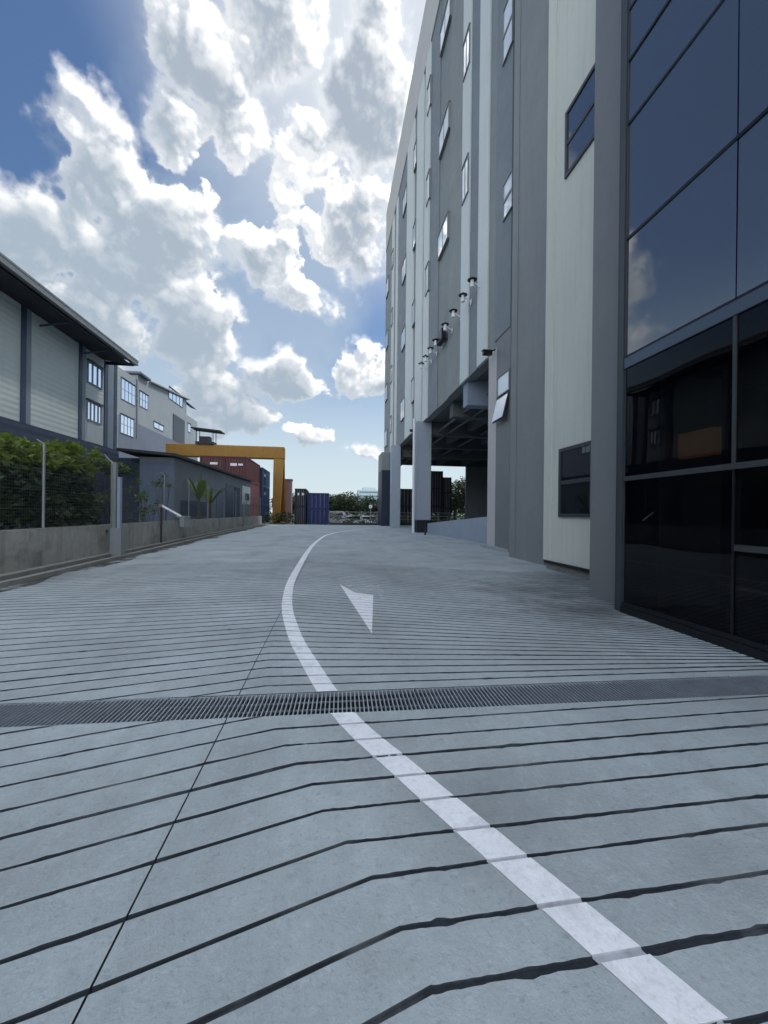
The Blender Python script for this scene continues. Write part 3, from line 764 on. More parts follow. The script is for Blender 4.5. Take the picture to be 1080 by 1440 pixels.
for k in range(3):
    mk = ((-1, 1.4, .5, .35, 'x'),) if k else ()
    container('shipping_container', (CXR - .92, max(yB0, yR0 + 8.3) + 3.05, k * HB), 6.06, 2.44, HB - .02, 'blue_box', f'blue container beside the yellow crane leg, {k_words[k]} of its stack', 0, group='blue containers beside the crane', marks=mk)
GY = 57
gl_ = on_y(386, 690, GY).x; gr_ = on_y(397, 690, GY).x; gt_ = on_y(392, 632, GY).z; gb_ = on_y(392, 647, GY).z; gle = on_y(235, 630, GY).x
cr = empty('gantry_crane', (gl_, GY, 0), 'yellow gantry crane with box beam over the containers', 'crane')
MB().box(gle, gr_ + .3, GY - .6, GY + .6, gb_ + .1, gt_ + .3).build('beam', 'yellow', cr, .12)
lg = MB(); 
lg.hexa([(gl_ - .05, GY - 1.6, .15), (gl_ + .9, GY - 1.6, .15), (gl_ + .9, GY - .9, .15), (gl_ - .05, GY - .9, .15), (gl_ - .1, GY - .62, gb_ + .1), (gr_ + .2, GY - .62, gb_ + .1), (gr_ + .2, GY + .1, gb_ + .1), (gl_ - .1, GY + .1, gb_ + .1)])
lg.build('leg', 'yellow', cr, .06)
lg = MB(); lg.hexa([(gl_ + .35, GY + 2.6, .15), (gl_ + 1.2, GY + 2.6, .15), (gl_ + 1.2, GY + 3.3, .15), (gl_ + .35, GY + 3.3, .15), (gl_ + .4, GY + .12, gb_ + .1), (gr_ + .25, GY + .12, gb_ + .1), (gr_ + .25, GY + .58, gb_ + .1), (gl_ + .4, GY + .58, gb_ + .1)])
lg.build('leg', 'yellow', cr, .06)
MB().box(gl_ - .1, gl_ + 1.3, GY - 2.2, GY + 3.8, .0, .148).build('sill_beam', 'yellow', cr)
MB().box(gle + .3, gle + 1.2, GY - .5, GY + .5, .0, gb_ + .09).build('leg', 'yellow', cr)
tx = on_y(290, 620, GY).x; tz = gt_ + .3
tr = MB().box(tx - 1.2, tx + 1.2, GY - .8, GY + .8, tz, tz + .35); tr.box(tx - .8, tx + .6, GY - .5, GY + .5, tz + .35, tz + 1.1)
tr.build('hoist_trolley', 'black_box', cr)
rr2 = MB()
for sx in (-1.1, 1.1):
    for sy in (-.7, .7): rr2.tube((tx + sx, GY + sy, tz + .3), (tx + sx, GY + sy, tz + 2.0), .05, n=6)
rr2.hexa([(tx - 1.7, GY - 1.1, tz + 2.1), (tx + 2.2, GY - 1.1, tz + 1.75), (tx + 2.2, GY + 1.1, tz + 1.75), (tx - 1.7, GY + 1.1, tz + 2.1), (tx - 1.7, GY - 1.1, tz + 2.25), (tx + 2.2, GY - 1.1, tz + 1.9), (tx + 2.2, GY + 1.1, tz + 1.9), (tx - 1.7, GY + 1.1, tz + 2.25)])
rr2.build('trolley_canopy', 'black_box', cr)
pk = MB().box(-.0, 1.1, -.6, .6, 0, 6.3); e = empty('concrete_pier', (on_y(400, 700, 60).x, 60, 0), 'pale pinkish concrete pier right behind the yellow crane leg', 'pier'); 
pk.box(-.1, 1.2, -.7, .7, 6.3, 6.5)
o = pk.build('shaft', mat('pink concrete', srgb(146, 120, 120), .8), e); o.matrix_parent_inverse = Matrix.Identity(4)

YF = 50
xb0, xb1 = on_y(433, 700, YF).x, on_y(462, 700, YF).x; hb = on_y(447, 693, YF).z / 2
for k in range(2):
    container('shipping_container', ((xb0 + xb1) / 2, YF + 3, k * hb), 6.06, xb1 - xb0, hb - .02, 'deep_box', f'deep blue container at the end of the driveway, {["bottom", "upper"][k]} of two', 1, group='deep blue containers at the driveway end')
xd0, xd1 = on_y(415.5, 700, YF).x, on_y(430, 700, YF).x; hd = on_y(422, 687, YF).z / 2
for k in range(2):
    container('shipping_container', ((xd0 + xd1) / 2, YF + 2.8, k * hd), 6.06, xd1 - xd0, hd - .02, 'black_box', f'narrow dark container left of the deep blue ones, {["bottom", "upper"][k]} of two', 1, group='dark containers at the driveway end', marks=((-.25, hd * .62, .14, .3, 'y'), (.3, hd * .62, .14, .3, 'y')) if k else ())

# ------------------------------------------------------------------ the big building on the right
FX = 7.3
OH = 8.85
bd = empty('industrial_building', (FX, 30, 0), 'tall grey industrial block with white vertical stripes and open loading bay on the right', 'building')
def fy(px, py=330, X=FX): return on_x(px, py, X).y
YE = fy(543.5, 400); YS = fy(705.5, 300)
PZ = 37.6
MB().box(FX, FX + .5, YS, YE, OH, PZ - .004).build('facade_wall', 'grey_clad', bd)
MB().box(FX - .12, FX + .5, YS, YE + .05, PZ, 43).build('parapet', 'parapet', bd)
MB().box(FX + .5, 30, YS, YE, 9.4, 42.5).build('upper_floors', 'grey_clad', bd)
def strip(pa, pb, py, mtl, name, dx, z0=OH + .004, z1_=PZ - .01):
    a, b = fy(pb, py), fy(pa, py)
    MB().box(FX - dx, FX - .002, a, b, z0, z1_).build(name, mtl, bd)
for (pa, pb, dx) in ((552.6, 555.4, .1), (558.2, 560.6, .1), (573.5, 583, .12), (587, 595.6, .12), (598.3, 605, .12), (651.5, 662.5, .12), (676, 690, .14)):
    strip(pa, pb, 330, 'white_clad', 'white_stripe', dx)
for (pa, pb, mt_, dx) in ((605.3, 618, 'grey_clad_b', .05), (633, 651.2, 'grey_clad_c', .06), (662.8, 675.7, 'grey_clad_b', .06), (690.3, 705, 'grey_clad_c', .08), (561, 573.2, 'grey_clad_b', .05), (544, 552, 'grey_clad', .05)):
    strip(pa, pb, 330, mt_, 'cladding_panel', dx)
def fwin(pa, pb, ztop_, h, dx=.16, X=FX, gm='glass_win', py=330, nb=1):
    y0, y1 = sorted((fy(pa, py, X), fy(pb, py, X))); z0 = ztop_ - h
    fr = MB(); t = .06; xs = (X - dx - .03, X - .003)
    fr.box(*xs, y0, y0 + t, z0, ztop_); fr.box(*xs, y1 - t, y1, z0, ztop_); fr.box(xs[0] - .02, xs[1], y0 - .02, y1 + .02, ztop_, ztop_ + .09); fr.box(*xs, y0 + t, y1 - t, z0, z0 + t)
    for i in range(nb): 
        yy = y0 + (y1 - y0) * (i + 1) / (nb + 1); fr.box(X - dx - .02, X - .003, yy - .025, yy + .025, z0 + t, ztop_)
    w = fr.build('window', 'grey_clad', bd)
    xp = X - dx
    MB().poly([(xp, y0 + t, z0 + t), (xp, y1 - t, z0 + t), (xp, y1 - t, ztop_), (xp, y0 + t, ztop_)][::-1]).build('pane', gm, w)
for zt_ in (20.6, 27.6, 34.7):
    fwin(619, 633, zt_, 1.6); fwin(652.5, 661.5, zt_ + .3, 2.0)
    fwin(601.5, 606, zt_, 2.1); fwin(583.2, 586.8, zt_ - .2, 2.0); fwin(568, 573.4, zt_ - .3, 1.9); fwin(553, 555, zt_ - 1.2, 1.9); fwin(545.5, 548.5, zt_ - 2.0, 2.1)
for zt_ in (13.5,):
    fwin(583.2, 586.8, zt_, 2.0); fwin(568, 573.4, zt_ - .4, 2.0); fwin(553, 555, zt_ - .2, 1.9); fwin(545.5, 548.5, zt_ - 1, 2.1)

# inner reveal, recessed walls and stair tower
X1, X2, X3, X4, X5 = 7.05, 6.35, 6.0, 4.82, 4.55
yw0 = fy(718.5, 450, X1); yw1 = fy(697.5, 600, X1)
MB().box(X1, X1 + 1.4, yw0, yw1, -.2, OH + .2).build('bay_wall', 'brown', bd)
MB().box(X1 - .03, X1 + 1.4, yw0, YS - .004, OH + .203, 43.5).build('bay_wall', 'grey_clad_b', bd)
ye1 = fy(686, 640, X1 + .10)
MB().box(X1 + .10, X1 + 1.2, yw1 + .003, ye1, -.1, OH + .0).build('end_pier', 'parapet', bd)
y20, y21 = fy(769, 450, X2), fy(719.5, 450, X2)
MB().box(X2, X2 + 2, y20 + .003, y21, -.2, 44).build('side_wall', 'grey_clad_c', bd)
ny = fy(727, 400, X2); MB().box(X2 - .02, X2 - .003, ny - .08, ny, -.1, 44).build('trim_fin', 'grey_clad_c', bd)
cw = MB(); y30, y31 = 6.75, fy(769.5, 450, X3)
cw.box(X3, X3 + 2, y30, y31, .25, 44); cw.build('rendered_wall', 'cream', bd)
MB().box(X3 - .05, X3 - .003, y31 - .35, y31, .26, 44).build('trim_fin', 'cream', bd)
MB().box(X3 + .04, X3 + 2, y30, y31 - .02, -.2, .17).build('plinth', 'kerb', bd); MB().box(X3 - .03, X3 + 2, y30, y31, .172, .248).build('drip_edge', 'frame_blk', bd)
kp = MB(); kp.box(X1 - .14, X1 + .1, yw0 + .02, ye1 + .3, -.1, .13); kp.build('base_kerb', 'slab', bd)
# windows: small sashes and the two flush windows in the rendered wall
def tower_win(pa, pb, yt, yb_, X, n=2):
    A = on_x(pa, yt, X); B = on_x(pa, yb_, X); y1 = A.y; y0 = on_x(pb, yt, X).y
    z1_, z0 = A.z, B.z; fr = MB(); t = .09; xs = (X - .05, X - .003)
    fr.box(*xs, y0, y0 + t, z0, z1_); fr.box(*xs, y1 - t, y1, z0, z1_); fr.box(*xs, y0 + t, y1 - t, z1_ - t, z1_); fr.box(*xs, y0 + t, y1 - t, z0, z0 + t)
    zc = (z0 + z1_) / 2; fr.box(X - .042, X - .003, y0 + t, y1 - t, zc - .05, zc + .05)
    w = fr.build('window', 'frame_dark', bd)
    for a, b in ((z0 + t, zc - .05), (zc + .05, z1_ - t)):
        MB().poly([(X - .02, y0 + t, a), (X - .02, y0 + t, b), (X - .02, y1 - t, b), (X - .02, y1 - t, a)]).build('pane', 'glass_dk' if z1_ < 5 else 'glass_up', w)
tower_win(788, 836, 632, 727, X3); tower_win(797, 842, 160, 251, X3)
def sash(pa, pb, yt, yb_, X, rows=2):
    A = on_x(pa, yt, X); B = on_x(pa, yb_, X); y1 = A.y; y0 = on_x(pb, yt, X).y; z1_, z0 = A.z, B.z
    fr = MB(); t = .05; xs = (X - .07, X - .003)
    fr.box(*xs, y0, y0 + t, z0, z1_); fr.box(*xs, y1 - t, y1, z0, z1_); fr.box(*xs, y0 + t, y1 - t, z1_ - t, z1_); fr.box(*xs, y0 + t, y1 - t, z0, z0 + t)
    for i in range(1, rows): 
        zz = z0 + (z1_ - z0) * i / rows; fr.box(X - .06, X - .003, y0 + t, y1 - t, zz - .06, zz + .06)
    w = fr.build('window', 'grey_clad', bd)
    MB().poly([(X - .035, y0 + t, z0 + t), (X - .035, y0 + t, z1_ - t), (X - .035, y1 - t, z1_ - t), (X - .035, y1 - t, z0 + t)]).build('pane', 'glass_win', w)
XU = X1 - .03
sash(709, 722.5, 262, 312, XU, 2); sash(709, 723, 18, 92, XU, 2); 
sash(700.5, 718, 532, 560, X1, 1)
# top-hung sash standing open
A = on_x(700, 562, X1); B = on_x(717, 562, X1); zt_ = A.z; h = 1.05; outx = .24
y0, y1 = B.y + .02, A.y
aw = MB(); aw.hexa([(X1 - outx, y0, zt_ - h), (X1 - outx + .04, y0, zt_ - h), (X1 - outx + .04, y1, zt_ - h), (X1 - outx, y1, zt_ - h), (X1 - .05, y0, zt_), (X1 - .01, y0, zt_), (X1 - .01, y1, zt_), (X1 - .05, y1, zt_)])
w = aw.build('open_window', 'frame_dark', bd)
dv = Vector((-outx, 0, -h)); n_ = Vector((-h, 0, outx)).normalized() * .006
c0 = Vector((X1 - .05, y0, zt_)); c1 = Vector((X1 - .05, y1, zt_))
MB().poly([c0 + dv * .06 + n_ + Vector((0, .05, 0)), c1 + dv * .06 + n_ - Vector((0, .05, 0)), c1 + dv * .95 + n_ - Vector((0, .05, 0)), c0 + dv * .95 + n_ + Vector((0, .05, 0))]).build('pane', 'glass_win', w)
# brown corner pier, glazed corner
yb0, yb1 = fy(866.5, 780, X5), fy(829, 780, X4)
MB().box(X4, X4 + 2, yb0, yb1, -.2, 44).build('corner_pier', 'brown', bd, .01)
yg = fy(877.5, 780, X5)
MB().box(X5 - .02, X5 + .6, yg - .0, yb0 - .004, -.1, 44).build('corner_frame', 'frame_dark', bd)
MB().box(X5 - .035, X5 - .022, yg + .02, yb0 - .06, -.1, 44).build('trim_fin', 'rail', bd)
ZS = [.16, 2.08, 3.80, 3.98, 5.83, 7.63, 8.62, 9.42, 11.3, 13.1, 15, 17]
MUL = [yg, yg - 1.66, yg - 3.32, yg - 4.98, yg - 6.64, yg - 8.3]
Yb = MUL[-1]
for i in range(3, len(ZS) - 1):
    for a, b in zip(MUL[1:], MUL):
        dz = random.uniform(-.006, .006); dy = random.uniform(-.006, .006)
        MB().poly([(X5 + dy, a + .006, ZS[i] + .025), (X5 + dz, a + .006, ZS[i + 1] - .025), (X5 - dy, b - .006, ZS[i + 1] - .025), (X5 - dz, b - .006, ZS[i] + .025)]).build('upper_pane', 'glass_up', bd)
fr = MB()
for zz in ZS[3:]: fr.box(X5 - .012, X5 + .05, Yb, yg - .002, zz - .022, zz + .022)
fr.build('transoms', 'frame_blk', bd)
MB().box(X5 + .02, X5 + .3, Yb, yg - .003, ZS[3] + .03, 18).build('backing_wall', 'frame_blk', bd)
MB().box(X5 - .03, X5 + .4, Yb, yg - .003, ZS[2], ZS[3] - .024).build('bulkhead_band', mat('blue grey band', srgb(86, 98, 112), .35, .04, 2, metal=.3), bd)
MB().box(X5 - .03, X5 + .08, Yb, yg - .003, ZS[1] - .035, ZS[1] + .035).build('rail', 'rail', bd)
MB().box(X5 - .06, X5 + .3, Yb, yg - .003, -.05, .10).build('threshold', 'frame_blk', bd); MB().box(X5 - .03, X5 + .1, Yb, yg - .003, .103, .165).build('bottom_rail', 'frame_blk', bd)
for j, (a, b) in enumerate(zip(MUL[1:], MUL)):
    MB().poly([(X5, a + .01, .165), (X5, a + .01, ZS[1] - .035), (X5, b - .01, ZS[1] - .035), (X5, b - .01, .165)]).build('lower_pane', 'glass_low', bd)
    MB().poly([(X5, a + .01, ZS[1] + .035), (X5, a + .01, ZS[2]), (X5, b - .01, ZS[2]), (X5, b - .01, ZS[1] + .035)]).build('lower_pane', 'glass_low', bd)
    if j: MB().box(X5 - .015, X5 + .06, b - .012, b + .012, .166, ZS[1] - .036).build('mullion', 'frame_blk', bd); MB().box(X5 - .02, X5 + .07, b - .018, b + .018, ZS[1] + .036, ZS[2] - .003).build('mullion', 'rail', bd)
MB().box(X5 - .02, X5 + .06, MUL[2] + .02, MUL[1] - .02, 1.12, 1.19).build('door_rail', 'rail', bd)
# lobby behind the glass
lb = MB(); lb.box(X5 + 5.0, X5 + 5.2, Yb, yg + .4, 0, 3.9); lb.box(X5 + .4, X5 + 5.2, yg + .42, yg + .6, 0, 3.9); lb.box(X5 + .3, X5 + 5.2, Yb - .2, Yb - .01, 0, 3.9)
lb.box(X5 + .41, X5 + 5.2, Yb, yg + .4, 3.81, 3.9); lb.build('lobby_wall', 'inter', bd)
MB().box(X5 + .4, X5 + 5, Yb, yg + .4, .0, .02).build('lobby_floor', 'inter', bd)
MB().box(X5 + 1.1, X5 + 1.25, fy(1003, 600, X5 + 1.1), fy(908, 600, X5 + 1.1), 2.45, 2.85).build('timber_panel_added_glow', 'tan', bd)  # tan panel given its own warm glow to show through the glass
MB().box(X5 + .9, X5 + 1.05, yg - .82, yg - .72, 0, 3.8).build('lobby_column', 'frame_blk', bd)
MB().box(X5 + .02, 30, Yb - .4, yg - .003, 18.02, 44).build('upper_block', 'brown', bd)
MB().box(X3 + 2.1, 30, 6.5, YS - .01, 9.4, 43.9).build('upper_block', 'grey_clad', bd)
# loading bay: columns, soffit, beams
XI = 30
yA0, yA1 = fy(563.5, 690), fy(550, 690); yB0_, yB1_ = fy(606.5, 690), fy(586, 690)
cw_ = 1.1
cc_ = on_y(565, 690, 42.5)
xa_l = on_y(550.5, 700, 41.2).x; xa_r = on_y(563, 700, 41.2).x
MB().box(xa_l, xa_r, 41.2, 42.3, -.1, 8.9).build('column', 'col_blue', bd, .03)
xb_l = on_y(585.5, 700, 30.2).x; xb_r = on_y(606, 700, 30.2).x
MB().box(xb_l, xb_r, 30.2, 31.4, 1.0, 8.9).build('column', 'col_blue', bd, .03)
MB().box(xb_l + .1, xb_r - .1, 30.3, 31.3, -.1, .998).build('column_base', 'black_box', bd)
px_ = on_y(581.5, 700, 30.0).x
MB().tube((px_, 30.0, 0), (px_, 30.0, 9.0), .11, n=10).build('drain_pipe', 'whitep', bd)
xn = on_y(536.5, 700, 46).x; xn2 = on_y(549, 700, 46).x
MB().box(xn, xn2, 46, 49.5, -.1, on_y(540, 661, 46).z).build('corner_cladding', 'navy', bd)
MB().box(xn - .0, xn2 + .5, 46.05, 49.5, on_y(540, 661, 46).z + .003, OH - .003).build('corner_cladding', 'grey_clad', bd)
MB().box(FX + .502, XI, YS + .1, YE, 8.95, 9.39).build('soffit', 'soffit', bd)
bm = [(20.6, 7.55), (24.5, 7.9), (30.6, 7.9), (36.4, 7.9), (41.7, 7.7)]
for (yy, zz) in bm: MB().box(FX + .12 if yy < 22 else FX + .55, XI, yy, yy + .7, zz, 8.948).build('beam', 'soffit' if yy > 22 else 'ware_light', bd)
for xx in (11, 14.5, 18): 
    MB().box(xx, xx + .4, YS + .1, YE - .5, 8.3, 8.947).build('beam', 'soffit', bd)
for xx, zz in ((8.6, 8.2), (9.3, 8.0), (12.2, 8.1)): MB().tube((xx, 19, zz), (xx, YE - 1, zz), .09, n=8).build('ceiling_pipe', 'soffit', bd)
xop = on_y(655, 690, YE - .3).x
MB().box(FX + .5, XI, YE - .5, YE, on_y(620, 655, YE - .4).z, 8.949).build('end_beam', 'soffit', bd)
MB().box(xop, XI, YE - .45, YE - .06, -.1, 8.94).build('back_wall', 'shed', bd)
MB().box(XI, XI + .3, YS, YE, -.1, 9.38).build('back_wall', 'shed', bd); MB().box(X1 + 1.42, XI, YS - .3, YS, -.1, 9.39).build('back_wall', 'shed', bd)
# sloping side of the bay ramp
rp = MB(); pA = on_x(684.5, 758, FX + .55); pB = on_x(601, 746, FX + .25)
za, zb3 = on_x(684.5, 725, FX + .55).z, on_x(603, 736, FX + .25).z
rp.hexa([(pA.x, pA.y - 1, 0), (pB.x, pB.y, 0), (pB.x + 6, pB.y, 0), (pA.x + 6, pA.y - 1, 0), (pA.x, pA.y - 1, za), (pB.x, pB.y, zb3), (pB.x + 6, pB.y, zb3), (pA.x + 6, pA.y - 1, za)][::1])
rp.build('ramp', 'col_blue', bd)
MB().tube((on_y(598, 750, 27).x, 27, 0), (on_y(598, 750, 27).x, 27, .9), .07).build('bollard', 'black_box', bd)

# sign lamps in a row on the facade
proto_l = None
lamp_px = [(664, 397), (651, 419), (637.5, 440), (626, 458), (612.5, 480), (605.5, 495), (598.5, 505), (592.5, 515)]
for i, (px, py) in enumerate(lamp_px):
    LX = FX - .55; P = on_x(px, py, LX); P.z = 13.0 + .0
    if proto_l is None:
        proto_l = empty('wall_lamp', (0, 0, 0), 'small white wall lamp with dark cap in the row along the striped facade', 'wall lamp', 'wall lamps in a row on the striped facade')
        mb = MB().tube((0, 0, .0), (0, 0, .12), .30, .08, n=14); mb.tube((0, 0, .12), (0, 0, .18), .08, .04, n=10); mb.build('cap', 'frame_blk', proto_l)
        MB().tube((0, 0, -.02), (0, 0, -.45), .10, .13, n=12).build('lamp_glass', 'whitep', proto_l)
        MB().tube((0, 0, -.1), (.56, 0, -.42), .035, n=8).build('arm', 'whitep', proto_l); MB().box(.53, .555, -.09, .09, -.6, -.25).build('wall_plate', 'whitep', proto_l)
        mark(proto_l); o = proto_l
    else: o = copy_thing(proto_l, (0, 0, 0))
    o.location = P; o.scale = (.8, .8, .8)
P = on_x(620, 470, FX - .3); bx = MB().box(-.16, .16, -.7, .5, -.35, .35); e = empty('control_box', (FX - .3, P.y, 13.0), 'black box mounted between the lamps on the striped facade', 'box'); o = bx.build('casing', 'frame_blk', e, .03); o.matrix_parent_inverse = Matrix.Identity(4)
o = MB().box(.16, .30, -.3, .2, -.12, .12).build('bracket', 'galv', e); o.matrix_parent_inverse = Matrix.Identity(4)
def cctv(P, label):
    e = empty('security_camera', P, label, 'camera', 'security cameras on the grey building')
    for nm, mb, mt_ in (('body', MB().box(-.42, -.02, -.09, .09, -.09, .09), 'frame_blk'), ('hood', MB().box(-.46, .0, -.11, .11, .092, .115), 'rail'), ('bracket', MB().tube((-.05, 0, .09), (.25, 0, .22), .03), 'frame_blk')):
        o = mb.build(nm, mt_, e); o.matrix_parent_inverse = Matrix.Identity(4)
    return e
c1 = cctv(on_x(692, 497, FX - .3), 'dark security camera at the near end of the loading bay overhang')
cctv(on_x(583, 606, FX - .2), 'dark security camera above the white drain pipe'); cctv(on_x(537, 657, 6.5), 'dark security camera at the far building corner')

# ------------------------------------------------------------------ plants on the left
def creeper(name, px0, px1, ytop, ybot, X, label, n, seed, mtl='leaf', thick=.5, size=.16):
    rng = random.Random(seed); a = on_x(px0, 680, X); b = on_x(px1, 680, X); zt = on_x((px0 + px1) / 2, ytop, X).z; zbm = on_x((px0 + px1) / 2, ybot, X).z
    y0, y1 = sorted((a.y, b.y)); e = empty(name, (X, (y0 + y1) / 2, 0), label, 'creeper' if 'creeper' in name else 'plant')
    f = MB(); f2_ = MB()
    for _ in range(n):
        c = (X + rng.gauss(0, thick * .5), rng.uniform(y0, y1), zbm + (zt - zbm) * (rng.random() ** .6))
        k = .55 + .45 * math.sin((c[1] - y0) / (y1 - y0) * math.pi)
        c = (c[0], c[1], zbm + (c[2] - zbm) * (.75 + .25 * k) + .15 * noise.noise(Vector((c[1] * 2, seed, 1))))
        top = c[2] > zbm + (zt - zbm) * .72  # top leaves get a brighter green, backlight put into the colour
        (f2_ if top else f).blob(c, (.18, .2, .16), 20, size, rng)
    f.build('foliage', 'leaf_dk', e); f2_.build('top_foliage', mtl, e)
    s = MB()
    for _ in range(7):
        y = rng.uniform(y0, y1); s.tube((X, y, 0), (X + rng.uniform(-.1, .1), y + rng.uniform(-.3, .3), zt - .4), .03, .012, n=5)
    s.build('stem', 'bark', e)
    return e
creeper('creeper', -70, 47, 612, 752, -7.9, 'large dense creeper at the left edge rising above the mesh fence', 520, 5, 'leaf2')
creeper('creeper', 52, 112, 626, 750, -7.75, 'dense dark creeper with bright top between two fence posts', 420, 8, 'leaf2')
creeper('creeper', 108, 178, 648, 664, -7.72, 'thin pale strip of creeper trailing along the fence top beside the wide post', 46, 12, 'leaf2', .3, .13)
creeper('creeper', 92, 126, 690, 748, -7.7, 'low leafy creeper at the foot of the fence left of the wide post', 90, 15, 'leaf', .4, .15)
def small_plant(px, yt, yb_, X, label, seed, spread=.5, n=10, name='shrub', size=.14):
    rng = random.Random(seed); T = on_x(px, yt, X); Bz = on_x(px, yb_, X).z
    e = empty(name, (X, T.y, 0), label, 'plant'); f = MB(); s = MB()
    for i in range(n):
        h = Bz + (T.z - Bz) * rng.uniform(.35, 1); q = Vector((X + rng.gauss(0, spread * .5), T.y + rng.gauss(0, spread * .6), h))
        s.tube((X + rng.uniform(-.1, .1), T.y + rng.uniform(-.1, .1), 0.0), q, .022, .008, n=5); f.blob(q, (.2, .25, .2), 22, size, rng)
    f.build('foliage', 'leaf', e); s.build('stem', 'bark', e); return e
small_plant(165, 655, 745, -8.3, 'thin straggly climber with pale drooping stems right of the wide post', 3, .5, 9)
small_plant(203, 692, 745, -8.3, 'low dark shrub behind the tilted tube lamp', 4, .6, 12)
small_plant(232, 668, 690, -8.9, 'pale green tuft against the shed end wall', 6, .5, 9)
def banana(px, yt, X, label, seed, n=6):
    rng = random.Random(seed); T = on_x(px, yt, X); e = empty('banana_plant', (X, T.y, 0), label, 'plant', None)
    st = MB().tube((X, T.y, 0), (X, T.y, T.z * .55), .11, .07, n=8); st.build('stem', 'bark', e)
    for i in range(n):
        a = rng.uniform(0, 6.28) if i else 0.0; lean = rng.uniform(.25, .9) if i else .08; Ln = T.z * rng.uniform(.35, .5); mb = MB(); prev = None
        for k in range(9):
            t = k / 8; r = Ln * t * lean; z = T.z * .55 + Ln * t * (1 - lean * .5 * t * t) * .95
            wv = .26 * math.sin(math.pi * min(1, .08 + t * .92)) ** .7
            c = Vector((X + math.cos(a) * r, T.y + math.sin(a) * r, z)); sd_ = Vector((-math.sin(a), math.cos(a), 0)) * wv
            row = (c - sd_ + Vector((0, 0, .05)), c, c + sd_ + Vector((0, 0, .05)))
            if prev: mb.poly([prev[0], row[0], row[1], prev[1]]); mb.poly([prev[1], row[1], row[2], prev[2]])
            prev = row
        mb.build('leaf', 'leaf2' if i < 2 else 'leaf', e)
banana(280, 662, -8.35, 'upright banana plant with one tall pale leaf in front of the shed', 2)
banana(296, 678, -8.4, 'darker banana plant with ragged leaves right of the tall pale one', 9)

# poles and bits on the boundary wall
pb = empty('utility_post', (along(13.2).x + .28, 13.2, 0), 'wide pale grey twin utility post standing at the kerb before the fence', 'post')
ux, uy = pb.location.x, 13.2
MB().box(ux - .07, ux + .03, uy - .06, uy + .06, 0, 3.0).build('post', 'galv', pb); MB().box(ux + .05, ux + .14, uy - .03, uy + .09, 0, 2.55).build('cable_duct', 'ware_light', pb)
MB().box(ux - .10, ux + .22, uy - .12, uy + .16, .0, .95).build('base_box', 'shed', pb)
MB().tube((ux - .02, uy, 2.9), (ux - .35, uy, 3.25), .02).build('arm', 'galv', pb)
LX_ = along(18).x + .12
tp = empty('lamp_post', (LX_, 17.5, 0), 'thin brown post carrying a tilted white tube lamp by the boundary wall', 'lamp post')
MB().tube((LX_, 17.5, 0), (LX_, 17.5, 1.75), .04).build('post', 'rust', tp)
MB().tube((LX_ + .03, 17.45, 1.72), (LX_ + .85, 17.3, 1.28), .045).build('tube_lamp', 'whitep', tp); MB().box(LX_ - .07, LX_ + .07, 17.4, 17.55, 1.66, 1.8).build('bracket', 'galv', tp)
bx_ = along(19.6).x; e = empty('junction_box', (bx_ + .02, 20.3, .4), 'pale concrete block box on the boundary wall face', 'box')
MB().box(bx_ + .012, bx_ + .22, 20.0, 20.8, .72, 1.20).build('casing', 'slab', e, .01); MB().box(bx_ - .2, bx_ + .25, 19.97, 20.83, 1.202, 1.26).build('lid', 'slab', e)
e = empty('stake', (on_x(338, 720, -8.0).x, on_x(338, 720, -8.0).y, 0), 'short pale stake at the far end of the boundary wall', 'post'); yy = e.location.y
MB().tube((-7.7, yy, 0), (-7.7, yy, 2.3), .07).build('shaft', 'galv', e); MB().tube((-7.7, yy, 2.3), (-7.7, yy, 2.4), .09, .03).build('cap', 'galv', e)

# ------------------------------------------------------------------ far end: fence, vehicles, trees, tower
yf = 49
ff = empty('rail_fence', (3, yf, 0), 'dark low rail fence closing the far end of the driveway', 'fence')
x0, x1 = on_y(463, 730, yf).x, 34
MB().box(x0, x1, yf, yf + .15, -.2, .28).build('base_wall', 'pit', ff)
r_ = MB()
for z in (.7, 1.15, 1.6): r_.box(x0, x1, yf + .04, yf + .10, z, z + .07)
r_.build('rail', 'shed', ff)
for i in range(18):
    x = x0 + (x1 - x0) * i / 17; MB().box(x - .05, x + .05, yf + .02, yf + .12, .282, 1.75).build('post', 'shed', ff)
quad_sheet('road', -60, 80, 56, 66, -.28, mat('asphalt', (.05, .05, .052), .9, .2, 1))
hd_ = MB(); rng = random.Random(4)
for i in range(330):
    x = rng.uniform(-9, 22); 
    hd_.blob((x, 53.5 + rng.uniform(-.6, .6), rng.uniform(-.1, 1.3)), (.5, .4, .4), 26, .22, rng)
tag(hd_.build('hedge', 'leaf_dk'), 'dark green hedge behind the far rail fence and containers', 'hedge')
